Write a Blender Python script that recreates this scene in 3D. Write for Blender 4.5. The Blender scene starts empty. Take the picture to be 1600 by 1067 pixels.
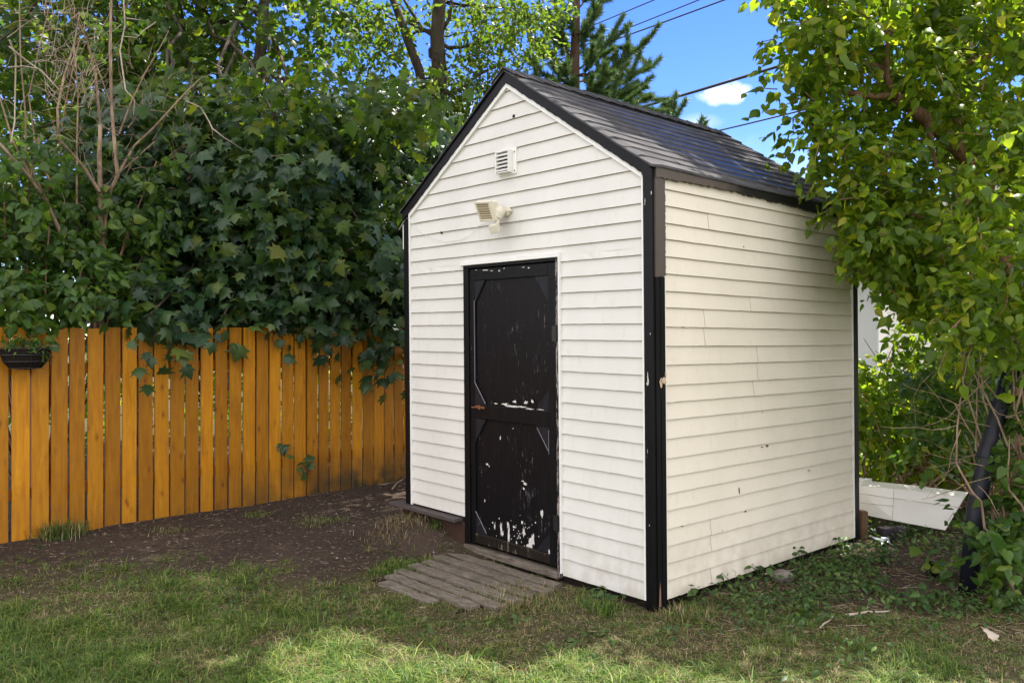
import bpy, bmesh, math, random
import numpy as np
from mathutils import Vector, Matrix
R = math.radians
rng = np.random.default_rng(11)
random.seed(5)
S = bpy.context.scene
C = S.collection

# ------------------------------------------------------------ camera
F = 1306.0                      # focal length in pixels of the 1600 px photograph
HOR = 527.0
CAMZ = 1.60
cd = bpy.data.cameras.new('camera'); cam = bpy.data.objects.new('camera', cd); C.objects.link(cam)
cam.location = (0, 0, CAMZ); cam.rotation_euler = (R(90), 0, 0)
cd.sensor_width = 36; cd.lens = F/1600*36; cd.shift_y = -(533.5-HOR)/1600
cd.clip_start = 0.05; cd.clip_end = 2000
S.camera = cam
def P(px, py, Y):               # a point of the place seen in that direction at depth Y
    return np.array([(px-800)/F*Y, Y, CAMZ+(HOR-py)/F*Y])

# ------------------------------------------------------------ light
SUN_EL = R(66); SUN_AZ = R(43)      # from +Y towards +X
sd = np.array([math.sin(SUN_AZ)*math.cos(SUN_EL), math.cos(SUN_AZ)*math.cos(SUN_EL), math.sin(SUN_EL)])
W = bpy.data.worlds.new("World"); S.world = W; W.use_nodes = True
nt = W.node_tree; nt.nodes.clear()
wo = nt.nodes.new('ShaderNodeOutputWorld'); bg = nt.nodes.new('ShaderNodeBackground')
sky = nt.nodes.new('ShaderNodeTexSky'); sky.sky_type = 'NISHITA'; sky.sun_disc = False
sky.sun_elevation = SUN_EL; sky.sun_rotation = SUN_AZ
sky.altitude = 800; sky.air_density = 1.0; sky.dust_density = 0.3; sky.ozone_density = 3.0
tc = nt.nodes.new('ShaderNodeTexCoord')
def vmath(nt, op, a, b=None):
    n = nt.nodes.new('ShaderNodeVectorMath'); n.operation = op
    for i, v in enumerate((a, b)):
        if v is None: continue
        if hasattr(v, 'links'): nt.links.new(v, n.inputs[i])
        else: n.inputs[i].default_value = v
    return n
def fmath(nt, op, a, b=None, c=None, clamp=False):
    n = nt.nodes.new('ShaderNodeMath'); n.operation = op; n.use_clamp = clamp
    for i, v in enumerate((a, b, c)):
        if v is None: continue
        if hasattr(v, 'links'): nt.links.new(v, n.inputs[i])
        else: n.inputs[i].default_value = v
    return n.outputs[0]
def cloud(cdir, size, sc, seed):
    warp = nt.nodes.new('ShaderNodeTexNoise'); warp.inputs['Scale'].default_value = sc; warp.inputs['Detail'].default_value = 6
    ad = vmath(nt, 'ADD', tc.outputs['Generated'], (seed, 0, 0)); nt.links.new(ad.outputs[0], warp.inputs['Vector'])
    c = np.array(cdir); c = c/np.linalg.norm(c)
    d = vmath(nt, 'SUBTRACT', tc.outputs['Generated'], tuple(c))
    sc2 = vmath(nt, 'MULTIPLY', d.outputs[0], (1/size[0], 1/size[0], 1/size[1]))
    ln = vmath(nt, 'LENGTH', sc2.outputs[0])
    v = fmath(nt, 'SUBTRACT', 1.0, ln.outputs['Value'])
    v = fmath(nt, 'ADD', v, fmath(nt, 'MULTIPLY', fmath(nt, 'SUBTRACT', warp.outputs['Fac'], 0.5), 2.8))
    return fmath(nt, 'MULTIPLY', v, .85, clamp=True)
c1 = cloud((.244, 1, .290), (.032, .012), 26, 0)
c2 = cloud((.215, 1, .255), (.045, .010), 16, 3)
c3 = cloud((-.13, 1, .22), (.15, .08), 9, 7)
c4 = cloud((.33, 1, .20), (.10, .035), 12, 9)
c5 = cloud((-.5, 1, .30), (.16, .08), 7, 4)
m = fmath(nt, 'MAXIMUM', c1, fmath(nt, 'MULTIPLY', c2, .22))
big = nt.nodes.new('ShaderNodeTexNoise'); big.inputs['Scale'].default_value = 1.6; big.inputs['Detail'].default_value = 7; nt.links.new(tc.outputs['Generated'], big.inputs['Vector'])
sp_ = nt.nodes.new('ShaderNodeSeparateXYZ'); nt.links.new(tc.outputs['Generated'], sp_.inputs[0])
back = fmath(nt, 'ADD', fmath(nt, 'MULTIPLY', sp_.outputs[1], -2.2), fmath(nt, 'MULTIPLY', fmath(nt, 'SUBTRACT', big.outputs['Fac'], .5), 3.0))  # unseen white cloud added behind the camera and overhead as neutral fill light
back = fmath(nt, 'ADD', back, fmath(nt, 'MULTIPLY', fmath(nt, 'MAXIMUM', fmath(nt, 'SUBTRACT', sp_.outputs[2], .5), 0.0), 3.6))
back = fmath(nt, 'ADD', back, 1.2, clamp=True)
m = fmath(nt, 'MAXIMUM', m, fmath(nt, 'MULTIPLY', back, .85))
m = fmath(nt, 'MAXIMUM', m, c3); m = fmath(nt, 'MAXIMUM', m, fmath(nt, 'MULTIPLY', c4, .12)); m = fmath(nt, 'MAXIMUM', m, fmath(nt, 'MULTIPLY', c5, .15))
mx = nt.nodes.new('ShaderNodeMix'); mx.data_type = 'RGBA'
nt.links.new(m, mx.inputs['Factor'])
hs = nt.nodes.new('ShaderNodeHueSaturation'); hs.inputs['Saturation'].default_value = 1.32; hs.inputs['Hue'].default_value = .522
nt.links.new(sky.outputs[0], hs.inputs['Color'])
nt.links.new(hs.outputs[0], mx.inputs[6]); mx.inputs[7].default_value = (8.8, 8.35, 8.1, 1)
nt.links.new(mx.outputs[2], bg.inputs['Color']); nt.links.new(bg.outputs[0], wo.inputs['Surface'])
bg.inputs['Strength'].default_value = 0.115
sl = bpy.data.lights.new('sun', 'SUN'); sl.energy = 5.0; sl.angle = R(0.53); sl.color = (1, .94, .84)
sun = bpy.data.objects.new('sun', sl); C.objects.link(sun)
sun.rotation_euler = Vector(sd).to_track_quat('Z', 'Y').to_euler(); sun.location = (0, 0, 20)
S.view_settings.view_transform = 'Standard'; S.view_settings.look = 'None'
S.view_settings.exposure = 1.38; S.view_settings.gamma = 1
S.render.engine = 'CYCLES'
S.cycles.max_bounces = 8; S.cycles.transparent_max_bounces = 8
S.cycles.diffuse_bounces = 4

# ------------------------------------------------------------ materials
class Mat:
    def __init__(s, name, rough=.6, spec=.3):
        s.m = bpy.data.materials.new(name); s.m.use_nodes = True; s.t = s.m.node_tree
        s.b = s.t.nodes['Principled BSDF']; s.out = s.t.nodes['Material Output']
        s.b.inputs['Roughness'].default_value = rough
        s.b.inputs['Specular IOR Level'].default_value = spec
        s.co = s.t.nodes.new('ShaderNodeTexCoord')
    def L(s, a, b): s.t.links.new(a, b)
    def map(s, scale=(1, 1, 1), src='Object', loc=(0, 0, 0)):
        n = s.t.nodes.new('ShaderNodeMapping'); n.inputs['Scale'].default_value = scale; n.inputs['Location'].default_value = loc
        s.L(s.co.outputs[src], n.inputs['Vector']); return n.outputs[0]
    def noise(s, scale=5, detail=5, vec=None, rough=.55, dist=0):
        n = s.t.nodes.new('ShaderNodeTexNoise'); n.inputs['Scale'].default_value = scale
        n.inputs['Detail'].default_value = detail; n.inputs['Roughness'].default_value = rough; n.inputs['Distortion'].default_value = dist
        s.L(vec if vec is not None else s.co.outputs['Object'], n.inputs['Vector']); return n.outputs['Fac']
    def ramp(s, fac, stops, interp='LINEAR'):
        n = s.t.nodes.new('ShaderNodeValToRGB'); cr = n.color_ramp; cr.interpolation = interp
        while len(cr.elements) < len(stops): cr.elements.new(.5)
        for e, (p, c) in zip(cr.elements, stops):
            e.position = p; e.color = (c, c, c, 1) if not hasattr(c, '__len__') else (*c, 1)
        s.L(fac, n.inputs['Fac']); return n.outputs['Color']
    def mix(s, fac, a, b, mode='MIX'):
        n = s.t.nodes.new('ShaderNodeMix'); n.data_type = 'RGBA'; n.blend_type = mode
        for i, v in ((0, fac), (6, a), (7, b)):
            if hasattr(v, 'links'): s.L(v, n.inputs[i])
            elif i == 0: n.inputs[0].default_value = v
            else: n.inputs[i].default_value = (*v, 1)
        return n.outputs[2]
    def math(s, op, a, b=None, c=None, clamp=False): return fmath(s.t, op, a, b, c, clamp)
    def base(s, c):
        if hasattr(c, 'links'): s.L(c, s.b.inputs['Base Color'])
        else: s.b.inputs['Base Color'].default_value = (*c, 1)
    def bump(s, h, strength=.3, dist=.01):
        n = s.t.nodes.new('ShaderNodeBump'); n.inputs['Strength'].default_value = strength; n.inputs['Distance'].default_value = dist
        s.L(h, n.inputs['Height']); s.L(n.outputs[0], s.b.inputs['Normal'])
    def island(s): return s.t.nodes.new('ShaderNodeNewGeometry').outputs['Random Per Island']
    def sep(s, vec):
        n = s.t.nodes.new('ShaderNodeSeparateXYZ'); s.L(vec, n.inputs[0]); return n.outputs

def leaf_mat(name, stops, trans=.35, rough=.42, tcol=(.35, .5, .05), spec=.4):
    M = Mat(name, rough, spec)
    col = M.ramp(M.island(), stops)
    n = M.noise(1.3, 3); col = M.mix(.35, col, M.ramp(n, [(.3, .55), (.7, 1.0)]), 'MULTIPLY')
    M.base(col)
    tr = M.t.nodes.new('ShaderNodeBsdfTranslucent'); tmul = M.mix(1.0, col, tcol, 'MULTIPLY')
    g = M.t.nodes.new('ShaderNodeGamma'); g.inputs['Gamma'].default_value = .6
    M.L(tmul, g.inputs['Color']); M.L(g.outputs[0], tr.inputs['Color'])
    ms = M.t.nodes.new('ShaderNodeMixShader'); ms.inputs[0].default_value = trans
    M.L(M.b.outputs[0], ms.inputs[1]); M.L(tr.outputs[0], ms.inputs[2]); M.L(ms.outputs[0], M.out.inputs['Surface'])
    return M.m

def plain(name, col, rough=.6, spec=.3, var=.25, sc=12, bump=.15, metal=0):
    M = Mat(name, rough, spec); n = M.noise(sc, 6)
    M.base(M.mix(n, tuple(c*(1-var) for c in col), tuple(min(1, c*(1+var)) for c in col)))
    M.b.inputs['Metallic'].default_value = metal
    if bump: M.bump(M.noise(sc*6, 4), bump, .003)
    return M.m

def siding_mat(name, c0, c1, dirt):
    M = Mat(name, .42, .35)
    n = M.noise(2.0, 5, M.map((1, 1, .6))); col = M.mix(M.ramp(n, [(.35, 0), (.7, 1)]), c0, c1)
    g = M.noise(26, 7, M.map((1, 1, .35)), .7); col = M.mix(M.ramp(g, [(.55, 0), (.8, .38)]), col, dirt)
    sp = M.noise(95, 2, None); col = M.mix(M.ramp(sp, [(.76, 0), (.79, .6)]), col, (.22, .19, .15))
    z = M.sep(M.co.outputs['Object'])[2]
    low = M.math('SUBTRACT', 1.0, M.math('MULTIPLY', z, 2.2), clamp=True)
    low = M.math('MULTIPLY', low, M.ramp(M.noise(9, 6), [(.4, 0), (.75, 1)]))
    col = M.mix(M.math('MULTIPLY', low, .55), col, (.33, .28, .2))
    M.base(col); M.bump(M.noise(60, 3, M.map((1, 1, 3))), .06, .002); return M.m

def black_paint(name, chips=.68, base=(.0038, .0038, .0048), chip=(.30, .27, .25), streak=14):
    M = Mat(name, .42, .18)
    n = M.noise(streak*2, 6, M.map((1, 1, .16)), .65)
    col = M.mix(M.ramp(n, [(.45, 0), (.75, .5)]), base, tuple(c*2.6 for c in base))
    f = M.noise(streak*5, 3, M.map((1, 1, .13)), .7); big = M.noise(4, 4)
    f = M.math('ADD', f, M.math('MULTIPLY', M.math('SUBTRACT', big, .5), .45))
    col = M.mix(M.ramp(f, [(chips, 0), (chips+.06, .75)]), col, chip)
    M.base(col); M.bump(M.noise(50, 5, M.map((1, 1, .2))), .35, .004); return M.m

MAT = {}
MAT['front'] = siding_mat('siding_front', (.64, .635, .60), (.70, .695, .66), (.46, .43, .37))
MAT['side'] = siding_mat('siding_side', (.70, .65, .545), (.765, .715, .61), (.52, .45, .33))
MAT['lap_shade_grime'] = plain('grime_and_shade_in_laps', (.46, .41, .33), .8, .2, .4, 8, 0)  # dark lap lines: grime and lap shadow together in one colour
MAT['whitetrim'] = plain('white_trim', (.78, .78, .76), .45, .4, .06, 20, .05)
MAT['black'] = black_paint('black_paint', .76)
MAT['doorblack'] = black_paint('door_panel_paint', .665, (.0045, .004, .0055), (.17, .16, .165), 16)
MAT['jamb'] = black_paint('peeling_jamb_paint', .50, (.012, .011, .012), (.42, .37, .34), 20)
MAT['gusset'] = black_paint('gusset_paint', .74, (.012, .012, .016))
MAT['rot'] = black_paint('rotten_rail', .60, (.014, .011, .009), (.20, .17, .13), 6)
MAT['chip'] = plain('bare_primer', (.62, .60, .57), .7, .2, .15, 40)
MAT['rawwood'] = plain('raw_wood', (.22, .13, .08), .8, .2, .35, 30)
MAT['rust'] = plain('rusty_iron', (.19, .075, .035), .7, .3, .5, 60)
MAT['cream'] = plain('cream_plastic', (.70, .66, .54), .4, .4, .06, 30, .03)
MAT['void'] = plain('dark_timber', (.018, .013, .010), .85, .1, .4, 15)
MAT['brownboard'] = plain('brown_board', (.050, .026, .019), .6, .3, .35, 9)
MAT['ledge'] = plain('ledge_board', (.075, .062, .062), .6, .3, .3, 12)
def m_fascia():
    M = Mat('fascia_paint', .5, .35)
    x = M.sep(M.co.outputs['Object'])[0]
    w = M.math('ADD', M.math('MULTIPLY', x, 1.0), M.math('MULTIPLY', M.math('SUBTRACT', M.noise(3, 3), .5), .8))
    k = M.ramp(w, [(.55, 0), (.95, 1)])
    br = M.mix(M.noise(20, 5, M.map((.2, 1, 1))), (.075, .060, .050), (.105, .085, .072))
    M.base(M.mix(k, br, (.010, .009, .009))); M.bump(M.noise(40, 4, M.map((.2, 1, 1))), .2, .003); return M.m
MAT['fascia'] = m_fascia()
MAT['brownpaint'] = plain('brown_paint', (.085, .070, .061), .5, .3, .15, 20)
def m_shingle():
    M = Mat('asphalt_shingle', .95, .04)
    col = M.mix(M.ramp(M.noise(260, 2), [(.3, 0), (.7, 1)]), (.040, .040, .044), (.105, .105, .115))
    col = M.mix(M.ramp(M.noise(5, 4, M.map((.6, 3, 3))), [(.35, 0), (.7, .5)]), col, (.125, .12, .12))
    i = M.island(); col = M.mix(.5, col, M.ramp(i, [(0, .6), (1, 1.3)]), 'MULTIPLY')
    M.base(col); M.bump(M.noise(260, 2), .5, .004); return M.m
MAT['shingle'] = m_shingle()
def m_fence():
    M = Mat('fence_stain', .55, .3)
    rnd = M.island()
    off = M.t.nodes.new('ShaderNodeCombineXYZ'); M.L(M.math('MULTIPLY', rnd, 37.0), off.inputs[0]); M.L(M.math('MULTIPLY', rnd, 91.0), off.inputs[2])
    ad = vmath(M.t, 'ADD', M.co.outputs['Object'], off.outputs[0]).outputs[0]
    mp = M.t.nodes.new('ShaderNodeMapping'); mp.inputs['Scale'].default_value = (9, 9, .9); M.L(ad, mp.inputs['Vector'])
    gr = M.noise(3.2, 8, mp.outputs[0], .6, .8)
    col = M.ramp(gr, [(.25, (.34, .125, .004)), (.5, (.47, .195, .006)), (.75, (.58, .265, .012))])
    vn = M.t.nodes.new('ShaderNodeTexVoronoi'); vn.inputs['Scale'].default_value = 1.0
    mp2 = M.t.nodes.new('ShaderNodeMapping'); mp2.inputs['Scale'].default_value = (9, 9, 4.2); M.L(ad, mp2.inputs['Vector'])
    wv = vmath(M.t, 'ADD', mp2.outputs[0], (0, 0, 0)); M.L(wv.outputs[0], vn.inputs['Vector'])
    col = M.mix(M.ramp(vn.outputs['Distance'], [(.05, .8), (.10, .3), (.22, 0)]), col, (.15, .045, .006))
    sm = M.noise(3.5, 5, ad, .6); col = M.mix(M.ramp(sm, [(.5, 0), (.8, .35)]), col, (.26, .10, .012))
    col = M.mix(.75, col, M.ramp(rnd, [(0, (.55, .50, .46)), (.5, (.86, .85, .82)), (1, (1.28, 1.28, 1.15))]), 'MULTIPLY')
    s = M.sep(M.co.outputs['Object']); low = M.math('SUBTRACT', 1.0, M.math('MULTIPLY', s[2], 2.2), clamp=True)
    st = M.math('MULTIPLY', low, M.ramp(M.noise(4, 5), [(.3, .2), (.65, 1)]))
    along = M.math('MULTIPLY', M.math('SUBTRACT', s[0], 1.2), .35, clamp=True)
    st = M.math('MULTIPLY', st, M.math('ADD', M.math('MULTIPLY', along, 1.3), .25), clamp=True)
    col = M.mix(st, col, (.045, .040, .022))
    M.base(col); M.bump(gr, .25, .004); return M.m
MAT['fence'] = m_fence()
MAT['nail'] = plain('nail_heads', (.06, .04, .03), .6, .3, .2)
MAT['rail'] = plain('fence_rail', (.20, .07, .012), .7, .2, .3, 10)
def m_greywood():
    M = Mat('weathered_wood', .85, .15)
    g = M.noise(14, 8, M.map((7, .8, 7)), .65, .5)
    col = M.ramp(g, [(.3, (.065, .054, .043)), (.55, (.17, .145, .12)), (.8, (.29, .255, .21))])
    col = M.mix(M.ramp(M.noise(7, 4), [(.5, 0), (.75, .5)]), col, (.05, .05, .025))
    M.base(col); M.bump(g, .5, .006); return M.m
MAT['greywood'] = m_greywood()
def bark(name, c0, c1, sc=10):
    M = Mat(name, .9, .15); g = M.noise(sc, 8, M.map((1, 1, .25)), .65, .6)
    M.base(M.mix(M.ramp(g, [(.35, 0), (.65, 1)]), c0, c1)); M.bump(g, .7, .02); return M.m
MAT['bark_maple'] = bark('maple_bark', (.045, .035, .028), (.12, .10, .08))
MAT['bark_lilac'] = bark('lilac_bark', (.13, .07, .045), (.30, .18, .12), 20)
MAT['bark_bare'] = bark('bare_stem_bark', (.17, .115, .08), (.38, .28, .20), 22)
MAT['bark_dead'] = bark('dead_twig_bark', (.34, .27, .21), (.55, .46, .38), 30)
MAT['bark_pine'] = bark('pine_bark', (.06, .04, .03), (.14, .09, .06))
g_ = lambda *a: list(a)
MAT['leaf_maple'] = leaf_mat('maple_leaf', g_((0, (.020, .052, .026)), (.5, (.034, .080, .032)), (.85, (.058, .115, .032)), (1, (.12, .16, .03))), .32, .36)
MAT['leaf_maple2'] = leaf_mat('maple_leaf_light', g_((0, (.030, .072, .020)), (.5, (.052, .112, .022)), (.85, (.09, .155, .024)), (1, (.18, .20, .03))), .58, .42, (.85, 1.0, .06))
MAT['leaf_lilac'] = leaf_mat('lilac_leaf', g_((0, (.034, .085, .020)), (.5, (.058, .13, .022)), (.85, (.095, .175, .025)), (1, (.18, .23, .03))), .48, .38, (.6, .85, .06))
MAT['leaf_light'] = leaf_mat('elm_leaf', g_((0, (.060, .125, .014)), (.5, (.115, .20, .018)), (.85, (.19, .27, .020)), (1, (.36, .36, .03))), .62, .36, (1.0, 1.15, .06), .45)
MAT['leaf_tall'] = leaf_mat('tall_tree_leaf', g_((0, (.035, .075, .018)), (.6, (.065, .12, .02)), (1, (.16, .20, .03))), .55, .45, (.8, 1.0, .06))
MAT['needle'] = leaf_mat('pine_needle', g_((0, (.07, .14, .055)), (.6, (.12, .21, .08)), (1, (.19, .28, .10))), .15, .5)
MAT['weed'] = leaf_mat('weed_leaf', g_((0, (.03, .075, .018)), (.6, (.055, .12, .025)), (1, (.12, .18, .04))), .35, .5)
def m_grass():
    M = Mat('grass_blade', .55, .3)
    i = M.island()
    gr = M.ramp(i, [(0, (.034, .085, .014)), (.5, (.075, .148, .022)), (.8, (.14, .21, .032)), (1, (.27, .31, .07))])
    st = M.ramp(i, [(0, (.13, .095, .045)), (.5, (.26, .20, .105)), (1, (.44, .36, .21))])
    at = M.t.nodes.new('ShaderNodeAttribute'); at.attribute_name = 'dry'
    col = M.mix(at.outputs['Fac'], gr, st); M.base(col)
    tr = M.t.nodes.new('ShaderNodeBsdfTranslucent'); M.L(col, tr.inputs['Color'])
    ms = M.t.nodes.new('ShaderNodeMixShader'); ms.inputs[0].default_value = .3
    M.L(M.b.outputs[0], ms.inputs[1]); M.L(tr.outputs[0], ms.inputs[2]); M.L(ms.outputs[0], M.out.inputs['Surface'])
    return M.m
MAT['grass'] = m_grass()
def m_ground():
    M = Mat('ground_soil', .95, .1)
    n1 = M.noise(2.2, 6); n2 = M.noise(28, 8, None, .7); n3 = M.noise(140, 4, None, .7)
    d = M.mix(M.ramp(n2, [(.3, 0), (.7, 1)]), (.028, .020, .016), (.10, .074, .058))
    d = M.mix(M.ramp(n1, [(.4, 0), (.7, .45)]), d, (.10, .075, .055))
    d = M.mix(M.ramp(n3, [(.66, 0), (.72, .7)]), d, (.22, .18, .14))
    at = M.t.nodes.new('ShaderNodeAttribute'); at.attribute_name = 'green'
    gcol = M.mix(M.ramp(n2, [(.3, 0), (.7, 1)]), (.034, .040, .014), (.11, .105, .048))
    col = M.mix(at.outputs['Fac'], d, gcol)
    M.base(col); M.bump(M.math('ADD', n2, M.math('MULTIPLY', n3, .5)), .9, .03); return M.m
MAT['ground'] = m_ground()
MAT['litter'] = plain('dry_litter', (.24, .17, .10), .9, .1, .5, 3, 0)
MAT['pebble'] = plain('pebble', (.18, .165, .15), .9, .2, .5, 6)
MAT['pipe'] = plain('black_plastic_pipe', (.010, .012, .020), .45, .3, .3, 8, .1)
MAT['pot'] = plain('black_plastic_pot', (.012, .012, .013), .4, .4)
MAT['liner'] = plain('basket_liner', (.016, .013, .011), .95, .1, .5, 25, .8)
MAT['wire'] = plain('black_wire', (.012, .012, .012), .4, .5, .1)
MAT['cable'] = plain('utility_cable', (.02, .02, .022), .6, .3, .2)
MAT['metaltrim'] = plain('white_metal', (.70, .69, .66), .35, .5, .08, 6, .05)
MAT['metaledge'] = plain('dented_metal_edge', (.45, .44, .42), .35, .5, .2, 20)
MAT['plastic'] = plain('pale_plastic', (.55, .62, .72), .3, .5, .2, 30)
MAT['housewall'] = plain('pale_house_siding', (.72, .70, .64), .6, .3, .08, 4, .1)
MAT['houseroof'] = plain('house_shingle', (.09, .08, .08), .9, .1, .3, 20)
MAT['glass'] = plain('window_glass', (.06, .08, .10), .08, .6, .2, 2, 0)
def m_lens():
    M = Mat('lamp_glass', .12, .6)
    w = M.t.nodes.new('ShaderNodeTexBrick'); w.inputs['Scale'].default_value = 26; w.offset = 0
    w.inputs['Color1'].default_value = (.50, .44, .30, 1); w.inputs['Color2'].default_value = (.66, .58, .40, 1); w.inputs['Mortar'].default_value = (.05, .05, .05, 1)
    w.inputs['Mortar Size'].default_value = .05; w.inputs['Brick Width'].default_value = .35; w.inputs['Row Height'].default_value = .35
    mp = M.t.nodes.new('ShaderNodeMapping'); mp.inputs['Rotation'].default_value = (R(90), 0, 0); M.L(M.co.outputs['Object'], mp.inputs['Vector']); M.L(mp.outputs[0], w.inputs['Vector'])
    M.base(w.outputs['Color']); return M.m
MAT['lens'] = m_lens()

# ------------------------------------------------------------ mesh helpers
class MB:
    def __init__(s): s.v = []; s.f = []; s.mi = []
    def quad(s, pts, m=0):
        i = len(s.v); s.v += [tuple(p) for p in pts]; s.f.append(tuple(range(i, i+len(pts)))); s.mi.append(m)
    def box(s, x0, x1, y0, y1, z0, z1, m=0, jit=0, M=None):
        vs = [(x, y, z) for x in (x0, x1) for y in (y0, y1) for z in (z0, z1)]
        vs = [tuple(c+random.uniform(-jit, jit) for c in v) for v in vs]
        if M is not None: vs = [tuple(M @ Vector(v)) for v in vs]
        i = len(s.v); s.v += vs
        for f in ((0, 1, 3, 2), (4, 6, 7, 5), (0, 4, 5, 1), (2, 3, 7, 6), (0, 2, 6, 4), (1, 5, 7, 3)):
            s.f.append(tuple(i+k for k in f)); s.mi.append(m)
    def prism(s, poly, axis, t0, t1, m=0):   # poly in the two other axes, extruded along axis
        def mk(p, t):
            return {0: (t, p[0], p[1]), 1: (p[0], t, p[1]), 2: (p[0], p[1], t)}[axis]
        n = len(poly); i = len(s.v)
        s.v += [mk(p, t0) for p in poly]+[mk(p, t1) for p in poly]
        s.f.append(tuple(range(i, i+n))); s.f.append(tuple(range(i+2*n-1, i+n-1, -1))); s.mi += [m, m]
        for k in range(n):
            j = (k+1) % n; s.f.append((i+k, i+n+k, i+n+j, i+j)); s.mi.append(m)
    def tube(s, pts, rad, n=6, m=0, cap=True):
        pts = [np.array(p, float) for p in pts]; rad = rad if hasattr(rad, '__len__') else [rad]*len(pts)
        i0 = len(s.v); up = np.array([.13, .31, .94]); a = None
        for k, p in enumerate(pts):
            d = pts[min(k+1, len(pts)-1)]-pts[max(k-1, 0)]; d = d/(np.linalg.norm(d)+1e-9)
            if a is None:
                a = np.cross(d, up); 
                if np.linalg.norm(a) < 1e-3: a = np.cross(d, (1, 0, 0))
            else: a = a-d*np.dot(a, d)
            a = a/(np.linalg.norm(a)+1e-9); b = np.cross(d, a)
            for q in range(n):
                t = 2*math.pi*q/n; s.v.append(tuple(p+rad[k]*(math.cos(t)*a+math.sin(t)*b)))
        for k in range(len(pts)-1):
            for q in range(n):
                r = (q+1) % n; s.f.append((i0+k*n+q, i0+k*n+r, i0+(k+1)*n+r, i0+(k+1)*n+q)); s.mi.append(m)
        if cap:
            s.f.append(tuple(i0+q for q in range(n-1, -1, -1))); s.f.append(tuple(i0+(len(pts)-1)*n+q for q in range(n))); s.mi += [m, m]
    def build(s, name, mats, parent=None, smooth=False, bevel=0, off=None, shear=False):
        me = bpy.data.meshes.new(name)
        v = s.v
        if off is not None: v = [(a-off[0], b-off[1], c-off[2]) for a, b, c in v]
        if shear: v = [shear_pt(p) for p in v]
        me.from_pydata(v, [], s.f); me.update()
        for mm in (mats if isinstance(mats, (list, tuple)) else [mats]): me.materials.append(mm)
        me.polygons.foreach_set('material_index', s.mi)
        me.polygons.foreach_set('use_smooth', [smooth]*len(s.f))
        o = bpy.data.objects.new(name, me); C.objects.link(o)
        if parent is not None: o.parent = parent
        if bevel:
            bm = o.modifiers.new('bevel', 'BEVEL'); bm.width = bevel; bm.segments = 2; bm.limit_method = 'ANGLE'; bm.angle_limit = R(40)
        return o
def tag(o, label=None, cat=None, group=None, kind=None):
    for k, v in (('label', label), ('category', cat), ('group', group), ('kind', kind)):
        if v: o[k] = v
    return o
def thing(name, loc, label, cat, group=None, rz=0):
    o = bpy.data.objects.new(name, None); C.objects.link(o); o.location = loc; o.rotation_euler = (0, 0, rz)
    o.empty_display_size = .2
    return tag(o, label, cat, group)
def np_mesh(name, verts, faces_per, loopidx, mat, parent=None, off=(0, 0, 0), attr=None, smooth=False):
    """verts (N,3); faces all with faces_per corners; loopidx flat"""
    me = bpy.data.meshes.new(name); v = (np.asarray(verts, np.float32)-np.array(off, np.float32)).astype(np.float32)
    nf = len(loopidx)//faces_per
    me.vertices.add(len(v)); me.vertices.foreach_set('co', v.ravel())
    me.loops.add(len(loopidx)); me.loops.foreach_set('vertex_index', np.asarray(loopidx, np.int32))
    me.polygons.add(nf); me.polygons.foreach_set('loop_start', np.arange(0, nf*faces_per, faces_per, dtype=np.int32))
    me.polygons.foreach_set('loop_total', np.full(nf, faces_per, np.int32))
    if smooth: me.polygons.foreach_set('use_smooth', np.ones(nf, bool))
    me.update(calc_edges=True); me.validate()
    me.materials.append(mat)
    if attr is not None:
        a = me.attributes.new(attr[0], 'FLOAT', 'POINT'); a.data.foreach_set('value', np.asarray(attr[1], np.float32))
    o = bpy.data.objects.new(name, me); C.objects.link(o)
    if parent is not None: o.parent = parent
    return o
def nrm(a): return a/(np.linalg.norm(a, axis=-1, keepdims=True)+1e-9)

# leaf outlines: centre first, then outline (x across, y along, unit length)
def outline_leaf(pts, fold=.18, droop=.25):
    half = pts; full = half+[(-x, y) for x, y in reversed(half) if x > 1e-4]
    v = [(0, .42, 0)]+[(x, y, 0) for x, y in full]
    return np.array([(x, y, -fold*abs(x)*1.2-droop*max(0, y-.2)**2+(0 if k else .02)) for k, (x, y, z) in enumerate(v)])
L_MAPLE = outline_leaf([(0, 0), (.24, -.06), (.30, .08), (.60, .12), (.38, .32), (.66, .64), (.30, .56), (.20, .76), (0, 1.05)], .22, .3)
L_HEART = outline_leaf([(0, .02), (.20, -.04), (.36, .14), (.36, .38), (.20, .70), (0, 1.05)], .35, .35)
L_OVAL = outline_leaf([(0, 0), (.24, .22), (.26, .5), (0, 1.0)], .3, .35)
def place_leaves(shape, pos, nor, tip, size):
    n = len(pos); nor = nrm(nor); tip = tip-nor*(tip*nor).sum(1, keepdims=True); tip = nrm(tip); side = np.cross(tip, nor)
    k = len(shape); sh = shape[None]*size[:, None, None]
    w = rng.uniform(.85, 1.15, (n, 1, 1))
    cz = rng.uniform(.2, 2.4, (n, 1, 1)); tw = rng.normal(size=(n, 1, 1))*.25
    v = pos[:, None]+sh[..., 0:1]*w*side[:, None]+sh[..., 1:2]*tip[:, None]+(sh[..., 2:3]*cz+sh[..., 0:1]*sh[..., 1:2]/size[:, None, None]*tw)*nor[:, None]
    fan = []
    for a in range(1, k): fan += [0, a, a+1 if a+1 < k else 1]
    idx = (np.arange(n)[:, None]*k+np.array(fan)[None]).ravel()
    return v.reshape(-1, 3), idx
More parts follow.
